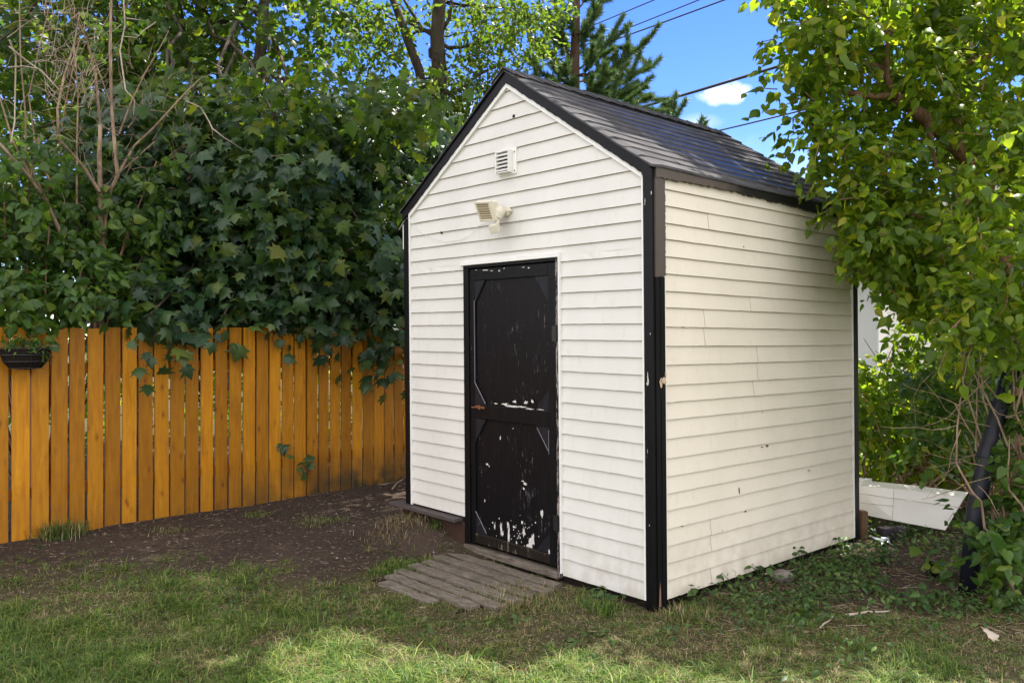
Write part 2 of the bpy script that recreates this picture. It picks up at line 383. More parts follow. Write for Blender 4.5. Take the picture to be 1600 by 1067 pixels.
def sprays(clumps, per, leaf_n, twig=.32, spread=1.0):
    """twigs growing out of ellipsoid clumps; returns leaf position, outward direction, and twig segments"""
    pos = []; outw = []; segs = []
    for c, r, wgt in clumps:
        c = np.array(c); r = np.array(r if hasattr(r, '__len__') else (r, r, r*.8))
        n = max(1, int(per*wgt))
        d = nrm(rng.normal(size=(n, 3))); rad = rng.uniform(.25, .95, (n, 1))**.6
        st = c+d*rad*r
        dr = nrm(d*.9+rng.normal(size=(n, 3))*.45+np.array([0, 0, -.10]))
        ln = rng.uniform(.5, 1.2, (n, 1))*twig
        t = (np.arange(leaf_n)+.6)/leaf_n
        pp = st[:, None]+dr[:, None]*ln[:, None]*t[None, :, None]+np.array([0, 0, -1])*(ln[:, None]*t[None, :, None]**2*.35)
        pp = pp+rng.normal(size=pp.shape)*twig*.10*spread
        pos.append(pp.reshape(-1, 3)); outw.append(np.repeat(dr, leaf_n, 0)); segs += list(zip(st, pp[:, leaf_n//2], pp[:, -1]))
    return np.concatenate(pos), np.concatenate(outw), segs
def foliage(name, shape, clumps, per, leaf_n, size, mat, parent, off, twig=.32, up=.7, face=(0, 0, 0), droop=.5, noise=.45, twigs=None, keep=None):
    pos, ow, segs = sprays(clumps, per, leaf_n, twig)
    if keep is not None:
        k = keep(pos); pos = pos[k]; ow = ow[k]
    n = len(pos)
    nor = ow*.45+np.array([0, 0, up])+np.array(face)+rng.normal(size=(n, 3))*noise
    tip = ow*.7+rng.normal(size=(n, 3))*.6+np.array([0, 0, -droop])
    sz = size*(.45+.85*rng.uniform(0, 1, n)**.8)
    v, idx = place_leaves(shape, pos, nor, tip, sz)
    o = np_mesh(name, v, 3, idx, mat, parent, off)
    if twigs is not None:
        for a, b, e in segs[::twigs[1]]:
            if keep is not None and not keep(np.array([b]))[0]: continue
            twigs[0].tube([a, b, e], [.006, .004, .002], 3, cap=False)
    return o
def wander(a, b, n=8, amp=.1):
    a = np.array(a, float); b = np.array(b, float); L = np.linalg.norm(b-a); out = []
    off = np.zeros(3)
    for k in range(n+1):
        t = k/n; off = off*.75+rng.normal(size=3)*amp*L*.25; out.append(a+(b-a)*t+off*math.sin(math.pi*min(1, t*1.0)))
    return out

# ------------------------------------------------------------ ground
def fb(x, y, s, seed=0):
    r = np.random.default_rng(seed); z = np.zeros_like(x)
    for k in range(5):
        fx, fy = r.normal(size=2)*s*(1.5**k); p = r.uniform(0, 6.28, 2)
        fx2, fy2 = r.normal(size=2)*s*(1.5**k)
        z = z+np.sin(x*fx+y*fy+p[0])*np.cos(x*fx2+y*fy2+p[1])/(1.3**k)
    return z/2.2
def gz(x, y):
    x = np.asarray(x, float); y = np.asarray(y, float)
    h = .016*fb(x, y, 1.8, 3)+.007*fb(x, y, 7, 4)
    # low mound of soil against the shed base left of the door
    a = (x-P0[0])*U[0]+(y-P0[1])*U[1]; b = (x-P0[0])*V[0]+(y-P0[1])*V[1]
    h = h+.19*np.exp(-((a-2.3)/.5)**2-((b+.02)/.19)**2)
    return h
U = np.array([-.668, .744]); V = np.array([.744, .668]); P0 = np.array([.825, 4.9])
def ab(a, b): return P0+a*U+b*V
def green(x, y):
    """how much grass grows: 0 bare soil, 1 lawn"""
    x = np.asarray(x, float); y = np.asarray(y, float)
    edge = 6.25+.28*np.sin(x*1.7+.5)+.55*fb(x, y, 2.3, 8)-np.clip(-1.9-x, 0, 3)*.35
    g = np.clip((edge+.22*fb(x, y, 9, 14)-y)/1.25, 0, 1)
    b = (x-P0[0])*V[0]+(y-P0[1])*V[1]; a = (x-P0[0])*U[0]+(y-P0[1])*U[1]
    right = .8*np.clip((x-1.3+.3*fb(x, y, 3, 12))/.4, 0, 1)*np.clip((y-4.75-.0*x)/.35, 0, 1)
    g = g*(1-right)
    patch = np.clip(fb(x, y, 4.5, 9)*1.1+1.0, .35+.4*(y < 5.6), 1)
    g = g*patch
    g = g*(1-np.clip(((a > -.05)&(a < 2.5)&(b > -.02)&(b < 2.55)).astype(float), 0, 1))
    return np.clip(g, 0, 1)
xs = np.concatenate([[-300, -120, -50, -20, -10, -7], np.linspace(-5.5, 5.5, 260), [7, 10, 20, 50, 120, 300]])
ys = np.concatenate([[-60, -20, -5, 0, 2], np.linspace(3.2, 11, 220), [12, 14, 18, 25, 40, 80, 160, 500]])
GX, GY = np.meshgrid(xs, ys); gv = np.stack([GX, GY, gz(GX, GY)], -1).reshape(-1, 3)
nx = len(xs); ny = len(ys); q = (np.arange(ny-1)[:, None]*nx+np.arange(nx-1)[None]).ravel()
gi = np.stack([q, q+1, q+nx+1, q+nx], 1).ravel()
far = ((gv[:, 1] > 11) | (np.abs(gv[:, 0]) > 6)).astype(float)
tag(np_mesh('ground', gv, 4, gi, MAT['ground'], attr=('green', np.maximum(green(gv[:, 0], gv[:, 1]), far*.8)), smooth=True), kind='structure')

# ------------------------------------------------------------ shed
ROT = math.atan2(V[1], V[0])
A = 2.489; B = 2.503
SH = .008
def shear_pt(p):
    s_ = SH*(1.6-p[2]); return (p[0]+s_*V[0], p[1]+s_*U[0], p[2]+.0054*p[1]-.004*p[0])
shed = thing('garden_shed', (P0[0], P0[1], 0), 'white vinyl sided garden shed with black trim, peeling black door and dark shingle roof', 'shed', rz=ROT)
shed.rotation_euler = (0, 0, ROT)
SL = .662; ZE = 2.62
def roofz(y): return ZE+SL*min(y, A-y)
# local axes: x along the right wall (away), y along the front (to the left); the front faces -x, the right wall faces -y
def courses(mb, zl, spans, mapf, breaks=(), n=10, seams={}, wob=.0016, seed=0):
    r = np.random.default_rng(seed)
    for k in range(len(zl)-1):
        z1, z0 = zl[k], zl[k+1]         # top, bottom
        if z1 <= z0: continue
        H = z1-z0; bs = sorted({z0, z1}|{b for b in breaks if z0 < b < z1})
        wv = r.normal(size=n+1)*wob; wz = r.normal(size=n+1)*.0007; wz[0] = wz[-1] = 0
        for j in range(len(bs)-1):
            za, zb = bs[j], bs[j+1]
            for (l0, l1, h0, h1) in spans(za+1e-5, zb-1e-5):
                if l1-l0 < .005: continue
                cuts = [s_ for s_ in seams.get(k, []) if l0 < s_ < l1]
                ed = [l0]+cuts+[l1]; hd = [h0]+cuts+[h1]
                for c in range(len(ed)-1):
                    pr = .0022*((c) % 2)
                    def out(z, t): 
                        u = (z-z0)/H; return .015-.0125*u+pr+wv[int(round(t*n))]*(1-abs(2*u-1))
                    for q in range(n):
                        t0, t1 = q/n, (q+1)/n
                        e0 = ed[c]+(ed[c+1]-ed[c])*t0; e1 = ed[c]+(ed[c+1]-ed[c])*t1
                        f0 = hd[c]+(hd[c+1]-hd[c])*t0; f1 = hd[c]+(hd[c+1]-hd[c])*t1
                        dz0, dz1 = (wz[q], wz[q+1]) if za == z0 else (0, 0)
                        zm = zb-.0035 if (zb == z1 and zb-za > .02) else zb
                        w_ = 1 if zm == zb else (zm-za)/(zb-za)
                        g0 = e0+(f0-e0)*w_; g1 = e1+(f1-e1)*w_
                        mb.quad([mapf(e0, za+dz0, out(za, t0)), mapf(e1, za+dz1, out(za, t1)), mapf(g1, zm, out(zm, t1)), mapf(g0, zm, out(zm, t0))])
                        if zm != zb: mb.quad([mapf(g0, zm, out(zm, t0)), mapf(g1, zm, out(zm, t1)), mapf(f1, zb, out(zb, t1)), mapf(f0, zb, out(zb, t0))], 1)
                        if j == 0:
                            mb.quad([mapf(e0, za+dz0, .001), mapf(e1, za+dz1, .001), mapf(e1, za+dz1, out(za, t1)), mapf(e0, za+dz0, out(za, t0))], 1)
                            # rolled butt edge
                    if pr:
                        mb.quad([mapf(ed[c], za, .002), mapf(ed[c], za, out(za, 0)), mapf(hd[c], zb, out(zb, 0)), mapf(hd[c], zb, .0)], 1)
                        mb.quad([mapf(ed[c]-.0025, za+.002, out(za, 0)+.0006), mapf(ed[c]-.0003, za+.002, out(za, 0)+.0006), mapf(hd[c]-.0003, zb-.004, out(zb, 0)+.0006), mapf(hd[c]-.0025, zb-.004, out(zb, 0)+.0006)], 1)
DOOR0, DOOR1, DTOP = .753, 1.754, 2.13
def ytop(z):   # half-open width of the gable siding at height z
    zz = z+.095-ZE
    return max(.06, zz/SL)
def front_spans(za, zb):
    y0, y0b = ytop(za), ytop(zb)
    out = []
    l0, h0 = y0, y0b; l1, h1 = A-y0, A-y0b
    if h1-h0 < 0: h0 = h1 = A/2
    if zb <= DTOP+1e-4:
        out = [(l0, DOOR0-.012, h0, DOOR0-.012), (DOOR1+.002, l1, DOOR1+.002, h1)]
        if zb <= .262: out = out[:1]
    else: out = [(l0, l1, h0, h1)]
    return out
zl = [2.190+.10155*k for k in range(12, -1, -1)]+[2.190-.10155*k for k in range(1, 21)]+[.048]
zl = [z for z in zl if z < 3.36]; 
apex = ZE+SL*A/2-.095
zl = [apex]+[z for z in zl if z < apex]
mb = MB(); courses(mb, zl, front_spans, lambda t, z, o: (-o, t, z), (DTOP, ZE-.095+SL*.06, .262), 12, seed=2)
mb.build('front_wall', [MAT['front'], MAT['lap_shade_grime']], shed, shear=True)
ynear = [295.9, 321.9, 348.6, 373.9, 400.9, 427.6, 454.7, 480.3, 510.2, 540.3, 569.8, 601.4, 628, 655, 685, 715.3, 743.1, 769.8, 796.2, 824.7, 851.4, 878.1, 904.8, 933.6]
zr = [2.585]+[1.6+(527-y)*.003817 for y in ynear]
mb = MB()
seams = {2: [.55], 7: [1.02], 8: [.50], 9: [.50], 10: [1.10], 11: [1.10], 12: [1.05], 20: [.55, 2.22], 21: [.55], 23: [.55]}
courses(mb, zr, lambda a, b: [(.100, B-.045, .100, B-.045)], lambda t, z, o: (t, -o, z), (), 16, seams, .0032, 5)
mb.build('side_wall', [MAT['side'], MAT['lap_shade_grime']], shed, shear=True)
mb = MB(); courses(mb, [2.58-.1016*k for k in range(26)], lambda a, b: [(.04, B-.04, .04, B-.04)], lambda t, z, o: (B-t, A+o, z), (), 4)
mb.build('side_wall', [MAT['side'], MAT['lap_shade_grime']], shed, shear=True)
mb = MB(); courses(mb, zl, lambda za, zb: [(ytop(za), A-ytop(za), min(ytop(zb), A/2), max(A-ytop(zb), A/2))], lambda t, z, o: (B+o, A-t, z), (ZE-.095+SL*.06,), 4)
mb.build('rear_wall', [MAT['side'], MAT['lap_shade_grime']], shed, shear=True)
# solid core behind the cladding, with an opening for the door
mb = MB()
for (y0, y1, z0, z1) in ((.02, DOOR0+.01, .05, 2.5), (DOOR1-.01, A-.02, .20, 2.5)):
    mb.box(.0, .05, y0, y1, z0, z1)
mb.box(0, .05, DOOR0+.01, DOOR1-.01, 2.10, 2.5)
mb.prism([(.02, 2.5), (A-.02, 2.5), (A/2, 3.36)], 0, .0, .05)
mb.prism([(.02, .06), (A-.02, .06), (A-.02, 2.5), (A/2, 3.36), (.02, 2.5)], 0, B-.05, B)
mb.box(.052, B-.052, .001, .05, .06, 2.56); mb.box(.052, B-.052, A-.05, A-.001, .06, 2.56)
mb.box(.01, B-.01, .01, A-.01, .0, .055)
mb.build('wall_framing', MAT['void'], shed, shear=True)
mb = MB()
for y in (.12, A/2, A-.2): mb.box(.10, B-.1, y-.05, y+.05, -.06, .045)
mb.box(.06, .10, .1, 2.3, -.05, .05); mb.box(.10, B-.1, .09, .12, -.05, .05)
mb.build('floor_skid', MAT['void'], shed, shear=True)
def jag(z_top, z_bot, x0, x1, n, amp, seed, lim=None):
    r = random.Random(seed); pts = []
    for k in range(n+1):
        x = x0+(x1-x0)*k/n; pts.append((x, z_bot+r.uniform(-amp, amp)+.5*amp*math.sin(k*.35)))
    return [(x0, z_top)]+pts+[(x1, z_top)]
# corner boards
mb = MB(); mb.box(-.022, .0, -.018, .047, .0, roofz(.0)-.03, jit=.0008); mb.build('corner_trim', MAT['black'], shed, bevel=.003, shear=True)
mb = MB(); mb.box(.0, .088, -.024, -.001, .0, 1.955); mb.box(.043, .049, -.027, -.023, .02, 1.95)
o = mb.build('corner_trim', MAT['black'], shed, shear=True)
r_ = random.Random(4); pl = [(.0, 1.952), (.0, 2.60)]+[(.091+r_.uniform(-.003, .004), 2.60-k*.0108) for k in range(60)]
mb = MB(); mb.prism(pl, 1, -.029, -.001); mb.build('corner_trim', MAT['brownpaint'], shed, shear=True)
mb = MB(); mb.box(-.022, 0, A-.048, A+.022, .25, roofz(0)-.02); mb.box(0, .09, A, A+.022, .2, 2.6); mb.build('corner_trim', MAT['black'], shed, shear=True)
mb = MB(); mb.box(B-.045, B, -.026, -.001, .03, 2.58); mb.box(B, B+.022, -.024, .08, .03, 2.6); mb.build('corner_trim', MAT['black'], shed, shear=True)
mb = MB(); mb.box(B, B+.022, A-.08, A+.02, .03, 2.6); mb.build('corner_trim', MAT['black'], shed, shear=True)
# white j-channels
mb = MB(); mb.box(-.024, -.001, .048, .060, .05, roofz(.06)-.107); mb.build('white_channel', MAT['whitetrim'], shed, bevel=.002, shear=True)
mb = MB(); mb.box(-.024, -.001, A-.064, A-.049, .25, roofz(.06)-.107); mb.build('white_channel', MAT['whitetrim'], shed, bevel=.002, shear=True)
mb = MB(); mb.box(.0885, .101, -.020, -.001, .05, 2.52); mb.build('white_channel', MAT['whitetrim'], shed, bevel=.002, shear=True)
mb = MB(); mb.box(B-.058, B-.046, -.022, -.001, .05, 2.52); mb.build('white_channel', MAT['whitetrim'], shed, bevel=.002, shear=True)
for sgn in (0, 1):
    f = (lambda y: y) if sgn == 0 else (lambda y: A-y)
    e = roofz(.053)-.0
    pts = [(f(.053), roofz(.053)-.082), (f(A/2), roofz(A/2)-.082), (f(A/2), roofz(A/2)-.116), (f(.053), roofz(.053)-.116)]
    mb = MB(); mb.prism(pts, 0, -.027, -.001); mb.build('white_channel', MAT['whitetrim'], shed, shear=True)
    # black rake board, lower edge brushed unevenly
    rr = random.Random(9+sgn); n = 60; low = []
    for k in range(n+1):
        y = -.02+(A/2+.02)*k/n; low.append((f(y), ZE+SL*y-.084+rr.uniform(-.003, .004)))
    pts = low+[(f(A/2), ZE+SL*A/2-.002), (f(-.02), ZE-SL*.02-.002)]
    mb = MB(); mb.prism(pts, 0, -.036, -.002); mb.build('rake_board', MAT['black'], shed, shear=True)
# eave fascia with a ragged painted lower edge
mb = MB(); pts = jag(2.598, 2.535, .0, B, 170, .006, 3)
mb.prism([(x, z+(.012*math.sin(x*2.2) if 0 < i < len(pts)-1 else 0)) for i, (x, z) in enumerate(pts)], 1, -.036, -.001)
mb.build('eave_fascia', MAT['fascia'], shed, shear=True)
mb = MB(); mb.box(0, B, A+.001, A+.03, 2.5, 2.60); mb.build('eave_fascia', MAT['black'], shed, shear=True)
# shingles
def shingles(side):
    mb = MB(); r = random.Random(20+side); X0, X1 = -.052, B+.06
    run = A/2+.045; nC = 12; nX = 22
    wav = [[r.uniform(-.0022, .0022) for _ in range(nX+1)] for _ in range(nC+1)]
    sag = lambda x: -.012*math.sin(math.pi*(x-X0)/(X1-X0))
    tilt = math.sqrt(1+SL*SL)
    for c in range(nC):
        h0 = -.045+run*c/nC; h1 = -.045+run*(c+1)/nC+.004      # lower / upper horizontal offset
        xo = X0+r.uniform(-.002, .002)
        x = xo; cells = []
        xx = xo-(.15 if c % 2 else 0)
        while xx < X1:
            a = max(xo, xx+.0014); b = min(X1, xx+.30-.0014); xx += .30
            if b > a: cells.append((a, b))
        for a, b in cells:
            ns = 3; lift = r.uniform(0, .0015)
            for q in range(ns):
                xa = a+(b-a)*q/ns; xb = a+(b-a)*(q+1)/ns
                def pt(x_, h, t):
                    fx = (x_-X0)/(X1-X0)*nX; i = min(nX-1, max(0, int(fx))); w = wav[c][i]*(1-fx+i)+wav[c][i+1]*(fx-i)
                    z = ZE+SL*h+.010+t+w+sag(x_)*(.5 if h < .1 else 1)-.012*max(0, (.03-(x_-X0))/.03)
                    return (x_, h if side == 0 else A-h, z)
                tb, tt = .0105+lift*.6, .0000
                mb.quad([pt(xa, h0, tb), pt(xb, h0, tb), pt(xb, h1, tt), pt(xa, h1, tt)])
                mb.quad([pt(xa, h0, -.004), pt(xb, h0, -.004), pt(xb, h0, tb), pt(xa, h0, tb)])
            mb.quad([pt(a, h0, -.004), pt(a, h0, tb), pt(a, h1, tt), pt(a, h1, -.004)])
    o = mb.build('roof', MAT['shingle'], shed, shear=True)
    d = MB(); y0, y1 = (-.03, A/2) if side == 0 else (A/2, A+.03)
    z0, z1 = (ZE-SL*.03, ZE+SL*A/2) if side == 0 else (ZE+SL*A/2, ZE-SL*.03)
    d.prism([(y0, z0-.012), (y1, z1-.012), (y1, z1+.004), (y0, z0+.004)], 0, -.046, B+.05)
    d.build('roof_deck', MAT['black'], shed, shear=True)
shingles(0); shingles(1)
mb = MB(); zt = ZE+SL*A/2
x = -.056
while x < B+.06:
    x2 = min(x+.14, B+.065)
    for s_ in (-1, 1):
        mb.quad([(x, A/2, zt+.026), (x2+.01, A/2, zt+.018), (x2+.01, A/2+s_*.12, zt+.018-SL*.12), (x, A/2+s_*.12, zt+.028-SL*.12)])
        mb.quad([(x, A/2, zt+.026), (x, A/2+s_*.12, zt+.028-SL*.12), (x, A/2+s_*.12, zt+.018-SL*.12), (x, A/2, zt+.014)])
    x = x2
mb.build('ridge_cap', MAT['shingle'], shed, shear=True)
# door
mb = MB(); mb.box(-.018, .03, DOOR1-.058, DOOR1-.001, .08, 2.095, jit=.001); mb.box(-.018, .03, DOOR0+.04, DOOR1-.001, 2.0955, 2.118)
mb.build('door_frame', MAT['black'], shed, bevel=.003, shear=True)
mb = MB(); mb.box(-.014, .03, DOOR0+.001, DOOR0+.038, .03, 2.118, jit=.001); mb.box(-.024, -.0145, DOOR0+.005, DOOR0+.02, .03, 2.11)
mb.build('door_frame', MAT['jamb'], shed, bevel=.003, shear=True)
mb = MB(); mb.box(-.030, -.001, DOOR0-.012, DOOR0, .06, 2.150); mb.box(-.030, -.001, DOOR0+.0005, DOOR1+.02, 2.119, 2.150)
mb.build('door_channel', MAT['whitetrim'], shed, bevel=.002, shear=True)
mb = MB(); mb.box(-.035, .05, DOOR0+.02, DOOR1-.0, .015, .062, jit=.004); mb.build('door_sill', MAT['greywood'], shed, bevel=.006, shear=True)
D0, D1 = DOOR0+.071-.03, DOOR1-.061; DZ0, DZ1 = .085, 2.09
door = bpy.data.objects.new('door', None); C.objects.link(door); door.parent = shed
door['label'] = 'black two panel door with peeling paint'
X0, X1 = -.006, .022
for ya_, yb_ in ((D0, D0+.075), (D1-.05, D1)):
    mb = MB(); mb.box(X0, X1, ya_, yb_, DZ0, DZ1, jit=.0007); mb.build('stile', MAT['black'], door, bevel=.003, shear=True)
for za_, zb_ in ((DZ1-.085, DZ1-.001), (1.0, 1.10)):
    mb = MB(); mb.box(X0-.0005, X1, D0+.0755, D1-.0505, za_, zb_); mb.build('rail', MAT['black'], door, bevel=.003, shear=True)
mb = MB(); mb.box(X0-.004, X1, D0+.0755, D1-.0505, DZ0+.004, DZ0+.075, jit=.004)
mb.build('bottom_rail', MAT['rot'], door, bevel=.006, shear=True)
for (z0, z1) in ((1.1005, DZ1-.0855), (.161, .9995)):
    mb = MB(); mb.box(.010, .018, D0+.0755, D1-.0505, z0, z1); mb.build('door_panel', MAT['doorblack'], door, shear=True)
    ya, yb = D0+.076, D1-.051
    for (cy, sy) in ((ya, 1), (yb, -1)):
        for (cz, sz, h) in ((z0+.001, 1, .14 if z0 < 1 else .15), (z1-.001, -1, .17)):
            mb = MB(); w = .13 if sy > 0 else .12
            mb.prism([(cy, cz), (cy+sy*w, cz), (cy, cz+sz*h)], 0, -.002, .0095); mb.build('corner_gusset', MAT['gusset'], door, shear=True)
# light on the moulding edges, painted as thin pale beads
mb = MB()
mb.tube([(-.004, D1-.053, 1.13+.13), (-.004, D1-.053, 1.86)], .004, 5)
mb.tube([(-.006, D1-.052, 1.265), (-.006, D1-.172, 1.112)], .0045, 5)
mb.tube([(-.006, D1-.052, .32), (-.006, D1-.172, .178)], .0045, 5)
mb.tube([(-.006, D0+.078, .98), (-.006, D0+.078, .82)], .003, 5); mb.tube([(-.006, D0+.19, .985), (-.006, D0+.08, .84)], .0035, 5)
mb.build('bead_moulding', plain('lit_bead', (.12, .12, .135), .5, .4, .5, 40), door, shear=True)
def chip_poly(mb, y, z, w, h, seed, x=-.0008, m=0):
    r = random.Random(seed); n = 16; pts = []
    for k in range(n):
        t = 2*math.pi*k/n; q = r.uniform(.35, 1.1)
        pts.append((y+w/2*math.cos(t)*q, z+h/2*math.sin(t)*q))
    c = len(mb.v); mb.v.append((x, y, z)); mb.v += [(x, a, b) for a, b in pts]
    for k in range(n): mb.f.append((c, c+1+k, c+1+(k+1) % n)); mb.mi.append(m)
mb = MB()
def dpx(px, py):        # where on the door plane
    r = (px-800)/F; a = (P0[0]-r*P0[1])/(.668+r*.744); Y = P0[1]+.744*a; return a, 1.6+(HOR-py)/F*Y
for i, (px, py, w, h) in enumerate([(758, 727, .03, .02), (761, 730, .012, .02), (779, 686, .012, .04), (817, 757, .05, .025), (813, 753, .03, .015), (815, 765, .02, .02), (843, 803, .03, .07), (754, 784, .02, .03),
        (779, 828, .028, .13), (781, 835, .035, .05), (791, 838, .028, .17), (790, 822, .03, .06), (769, 824, .016, .07), (800, 825, .045, .02), (803, 852, .016, .06), (814, 833, .026, .09), (825, 850, .055, .11), (829, 845, .035, .10),
        (820, 855, .03, .05), (826, 860, .05, .05), (812, 818, .02, .03), (776, 812, .012, .02), (766, 818, .014, .02), (833, 818, .014, .02), (856, 862, .018, .04), (799, 671, .01, .012), (740, 834, .018, .10)]):
    y, z = dpx(px, py); chip_poly(mb, y, z, w*1.05, h, i, .0095 if px not in (740, 856) else -.003)
for i in range(42):
    y, z = dpx(random.gauss(800, 22), random.gauss(838, 17)); chip_poly(mb, y, z, random.uniform(.005, .014), random.uniform(.006, .02), 100+i, .0094)
for i, (px, py, w, h) in enumerate([(790, 633, .10, .022), (800, 636, .16, .018), (815, 637, .14, .014), (828, 640, .10, .010), (845, 641, .08, .007), (775, 632, .05, .010), (805, 629, .05, .02), (822, 630, .05, .025), (832, 628, .03, .03)]):
    y, z = dpx(px, py); chip_poly(mb, y, z, w, h, 50+i, X0-.0018)
for i, (px, py, w, h) in enumerate([(760, 424, .07, .010), (770, 425, .04, .008), (782, 425, .03, .012), (790, 421, .02, .01), (820, 419, .03, .008), (828, 420, .025, .012), (746, 424, .02, .008)]):
    y, z = dpx(px, py); chip_poly(mb, y, z, w, h, 80+i, X0-.0016)
mb.build('paint_chips', MAT['chip'], door, shear=True)
mb = MB(); y, z = dpx(752, 638)
mb.box(-.020, -.0068, y-.045, y+.055, z-.008, z+.008, jit=.002); mb.box(-.028, -.0205, y-.01, y+.012, z-.016, z+.016, jit=.002)
mb.tube([(-.012, y+.055, z), (-.018, y+.085, z-.008), (-.012, y+.10, z-.002)], .005, 6)
mb.build('latch', MAT['rust'], door, bevel=.002, shear=True)
for z in (1.62, .38):
    mb = MB(); mb.tube([(-.030, DOOR0+.024, z-.06), (-.030, DOOR0+.024, z+.06)], .006, 8); mb.box(-.0275, -.0245, DOOR0+.004, DOOR0+.06, z-.05, z+.05)
    mb.build('hinge', MAT['wire'], door, shear=True)
# chips and exposed wood on the corner post
mb = MB()
def cpost(y, z, w, h, sd_, m=0): chip_poly(mb, y, z, w, h, sd_, -.0258, m)
for i, (z, w, h) in enumerate([(1.345, .02, .05), (1.36, .012, .09), (1.33, .026, .03), (2.44, .01, .03), (2.40, .008, .05), (1.62, .006, .02), (.93, .005, .03), (.50, .005, .02)]):
    cpost(-.008+random.uniform(-.01, .04), z, w*.8, h, 200+i)
mb.build('paint_chips', MAT['chip'], shed, shear=True)
mb = MB(); chip_poly(mb, .0, 0, 0, 0, 1)
mb = MB(); r_ = random.Random(3)
for (x, z, w, h) in ((.06, 1.345, .075, .05), (.035, 1.335, .03, .06), (.08, 1.38, .02, .03)):
    n = 14; pts = [(x+w/2*math.cos(6.283*k/n)*r_.uniform(.4, 1.1), z+h/2*math.sin(6.283*k/n)*r_.uniform(.4, 1.1)) for k in range(n)]
    mb.prism(pts, 1, -.0315, -.030)
mb.build('paint_chips', plain('cream_primer', (.55, .42, .30), .7, .2), shed, shear=True)
mb = MB(); mb.prism([(.004, .03), (.024, .02), (.022, .12), (.016, .17), (.010, .11)], 1, -.0285, -.0275)
mb.build('bare_wood', MAT['rawwood'], shed, shear=True)
# marks on the right wall: small holes, scuffs
def spx(px, py):
    r = (px-800)/F; b = (r*P0[1]-P0[0])/(.744-r*.668); Y = P0[1]+.668*b; return b, 1.6+(HOR-py)/F*Y
mb = MB()
for i, (px, py, w, h) in enumerate([(1195, 695, .016, .02), (1187, 697, .006, .009), (1150, 765, .007, .045), (1160, 797, .006, .02), (1260, 733, .03, .006), (1061, 821, .008, .009), (1123, 827, .007, .009), (1160, 385, .005, .012), (1066, 511, .007, .006), (1188, 643, .007, .005)]):
    b, z = spx(px, py); r_ = random.Random(i); n = 9
    poly = [(b+w/2*math.cos(6.283*k/n)*r_.uniform(.5, 1), z+h/2*math.sin(6.283*k/n)*r_.uniform(.5, 1)) for k in range(n)]
    mb.prism(poly, 1, -.0185, -.004)
mb.build('wall_marks', plain('scuff_marks', (.16, .12, .09), .8, .2, .4), shed, shear=True)
mb = MB()
for (px, py, w, h) in ((808, 184, .022, .02), (693, 366, .008, .02)):
    y, z = dpx(px, py); mb.box(-.017, -.004, y-w/2, y+w/2, z-h/2, z+h/2)
mb.build('wall_marks', MAT['void'], shed, shear=True)
# foundation ledge and board left of the door
mb = MB(); mb.box(-.085, .06, 1.80, 2.66, .218, .246, jit=.003); mb.build('ledge_board', MAT['ledge'], shed, bevel=.004, shear=True)
mb = MB(); mb.box(-.01, .02, 1.77, 2.58, -.03, .217, jit=.003); mb.build('base_board', MAT['brownboard'], shed, bevel=.004, shear=True)
# vent hood
vent = bpy.data.objects.new('vent_hood', None); C.objects.link(vent); vent.parent = shed; vent['label'] = 'square white louvred vent'
vy0, vy1, vz0, vz1 = 1.155, 1.335, 2.72, 2.90
mb = MB(); mb.box(-.022, -.002, vy0-.0, vy1, vz0, vz1); mb.build('flange', MAT['whitetrim'], vent, bevel=.004, shear=True)
hy0, hy1 = vy0+.035, vy1-.005
mb = MB()
mb.box(-.062, -.0225, hy0, hy0+.008, vz0+.012, vz1-.012); mb.box(-.062, -.0225, hy1-.008, hy1, vz0+.012, vz1-.012)
mb.box(-.062, -.0225, hy0+.0085, hy1-.0085, vz1-.022, vz1-.013); mb.box(-.062, -.0225, hy0+.0085, hy1-.0085, vz0+.013, vz0+.02)
mb.box(-.030, -.0228, hy0+.009, hy1-.009, vz0+.021, vz1-.023, m=1)
mb.build('hood', [MAT['whitetrim'], MAT['void']], vent, bevel=.002, shear=True)
for k in range(5):
    z = vz0+.032+k*.026; mb = MB(); mb.prism([(-.064, z-.004), (-.060, z-.008), (-.036, z+.012), (-.040, z+.015)], 1, hy0+.009, hy1-.009); mb.build('louvre', MAT['whitetrim'], vent, shear=True)
mb = MB()
for z in (vz0+.02, vz1-.03): mb.tube([(-.0245, vy0+.014, z), (-.0220, vy0+.014, z)], .0055, 8)
mb.build('screw', MAT['rust'], vent, shear=True)
# white conduit box on the left corner
mb = MB(); mb.box(-.005, .05, A+.03, A+.062, 2.30, 2.50); mb.build('junction_box', MAT['whitetrim'], shed, bevel=.004, shear=True)

def sw(x, y, z):   # shed-local point to world
    x, y, z = shear_pt((x, y, z)); w = P0+x*V+y*U; return (w[0], w[1], z)
# ------------------------------------------------------------ floodlight
fy, fz = dpx(797, 332)
lamp = thing('floodlight', sw(-.016, fy, fz), 'cream floodlight with motion sensor mounted on the gable above the shed door', 'floodlight', rz=ROT)
fy2, fz2 = dpx(797, 332)
def lb(px, py, out):    # local point relative to the lamp base, at a distance out from the wall
    y, z = dpx(px, py); return np.array([-out, y-fy2, z-fz2])
mb = MB(); mb.tube([(0.004, 0, 0), (-.016, 0, 0)], .036, 14); mb.tube([(-.016, 0, 0), (-.05, 0, 0)], .016, 10)
mb.tube([(-.010, -.05, .0), (-.010, .05, .0)], .010, 8)
mb.build('mounting_bracket', MAT['cream'], lamp, smooth=False, bevel=.002)
mb = MB(); mb.tube([(-.045, .0, .008), (-.075, .015, -.015), (-.09, .02, -.055)], [.035, .048, .040], 14); mb.build('housing', MAT['cream'], lamp, bevel=.003)
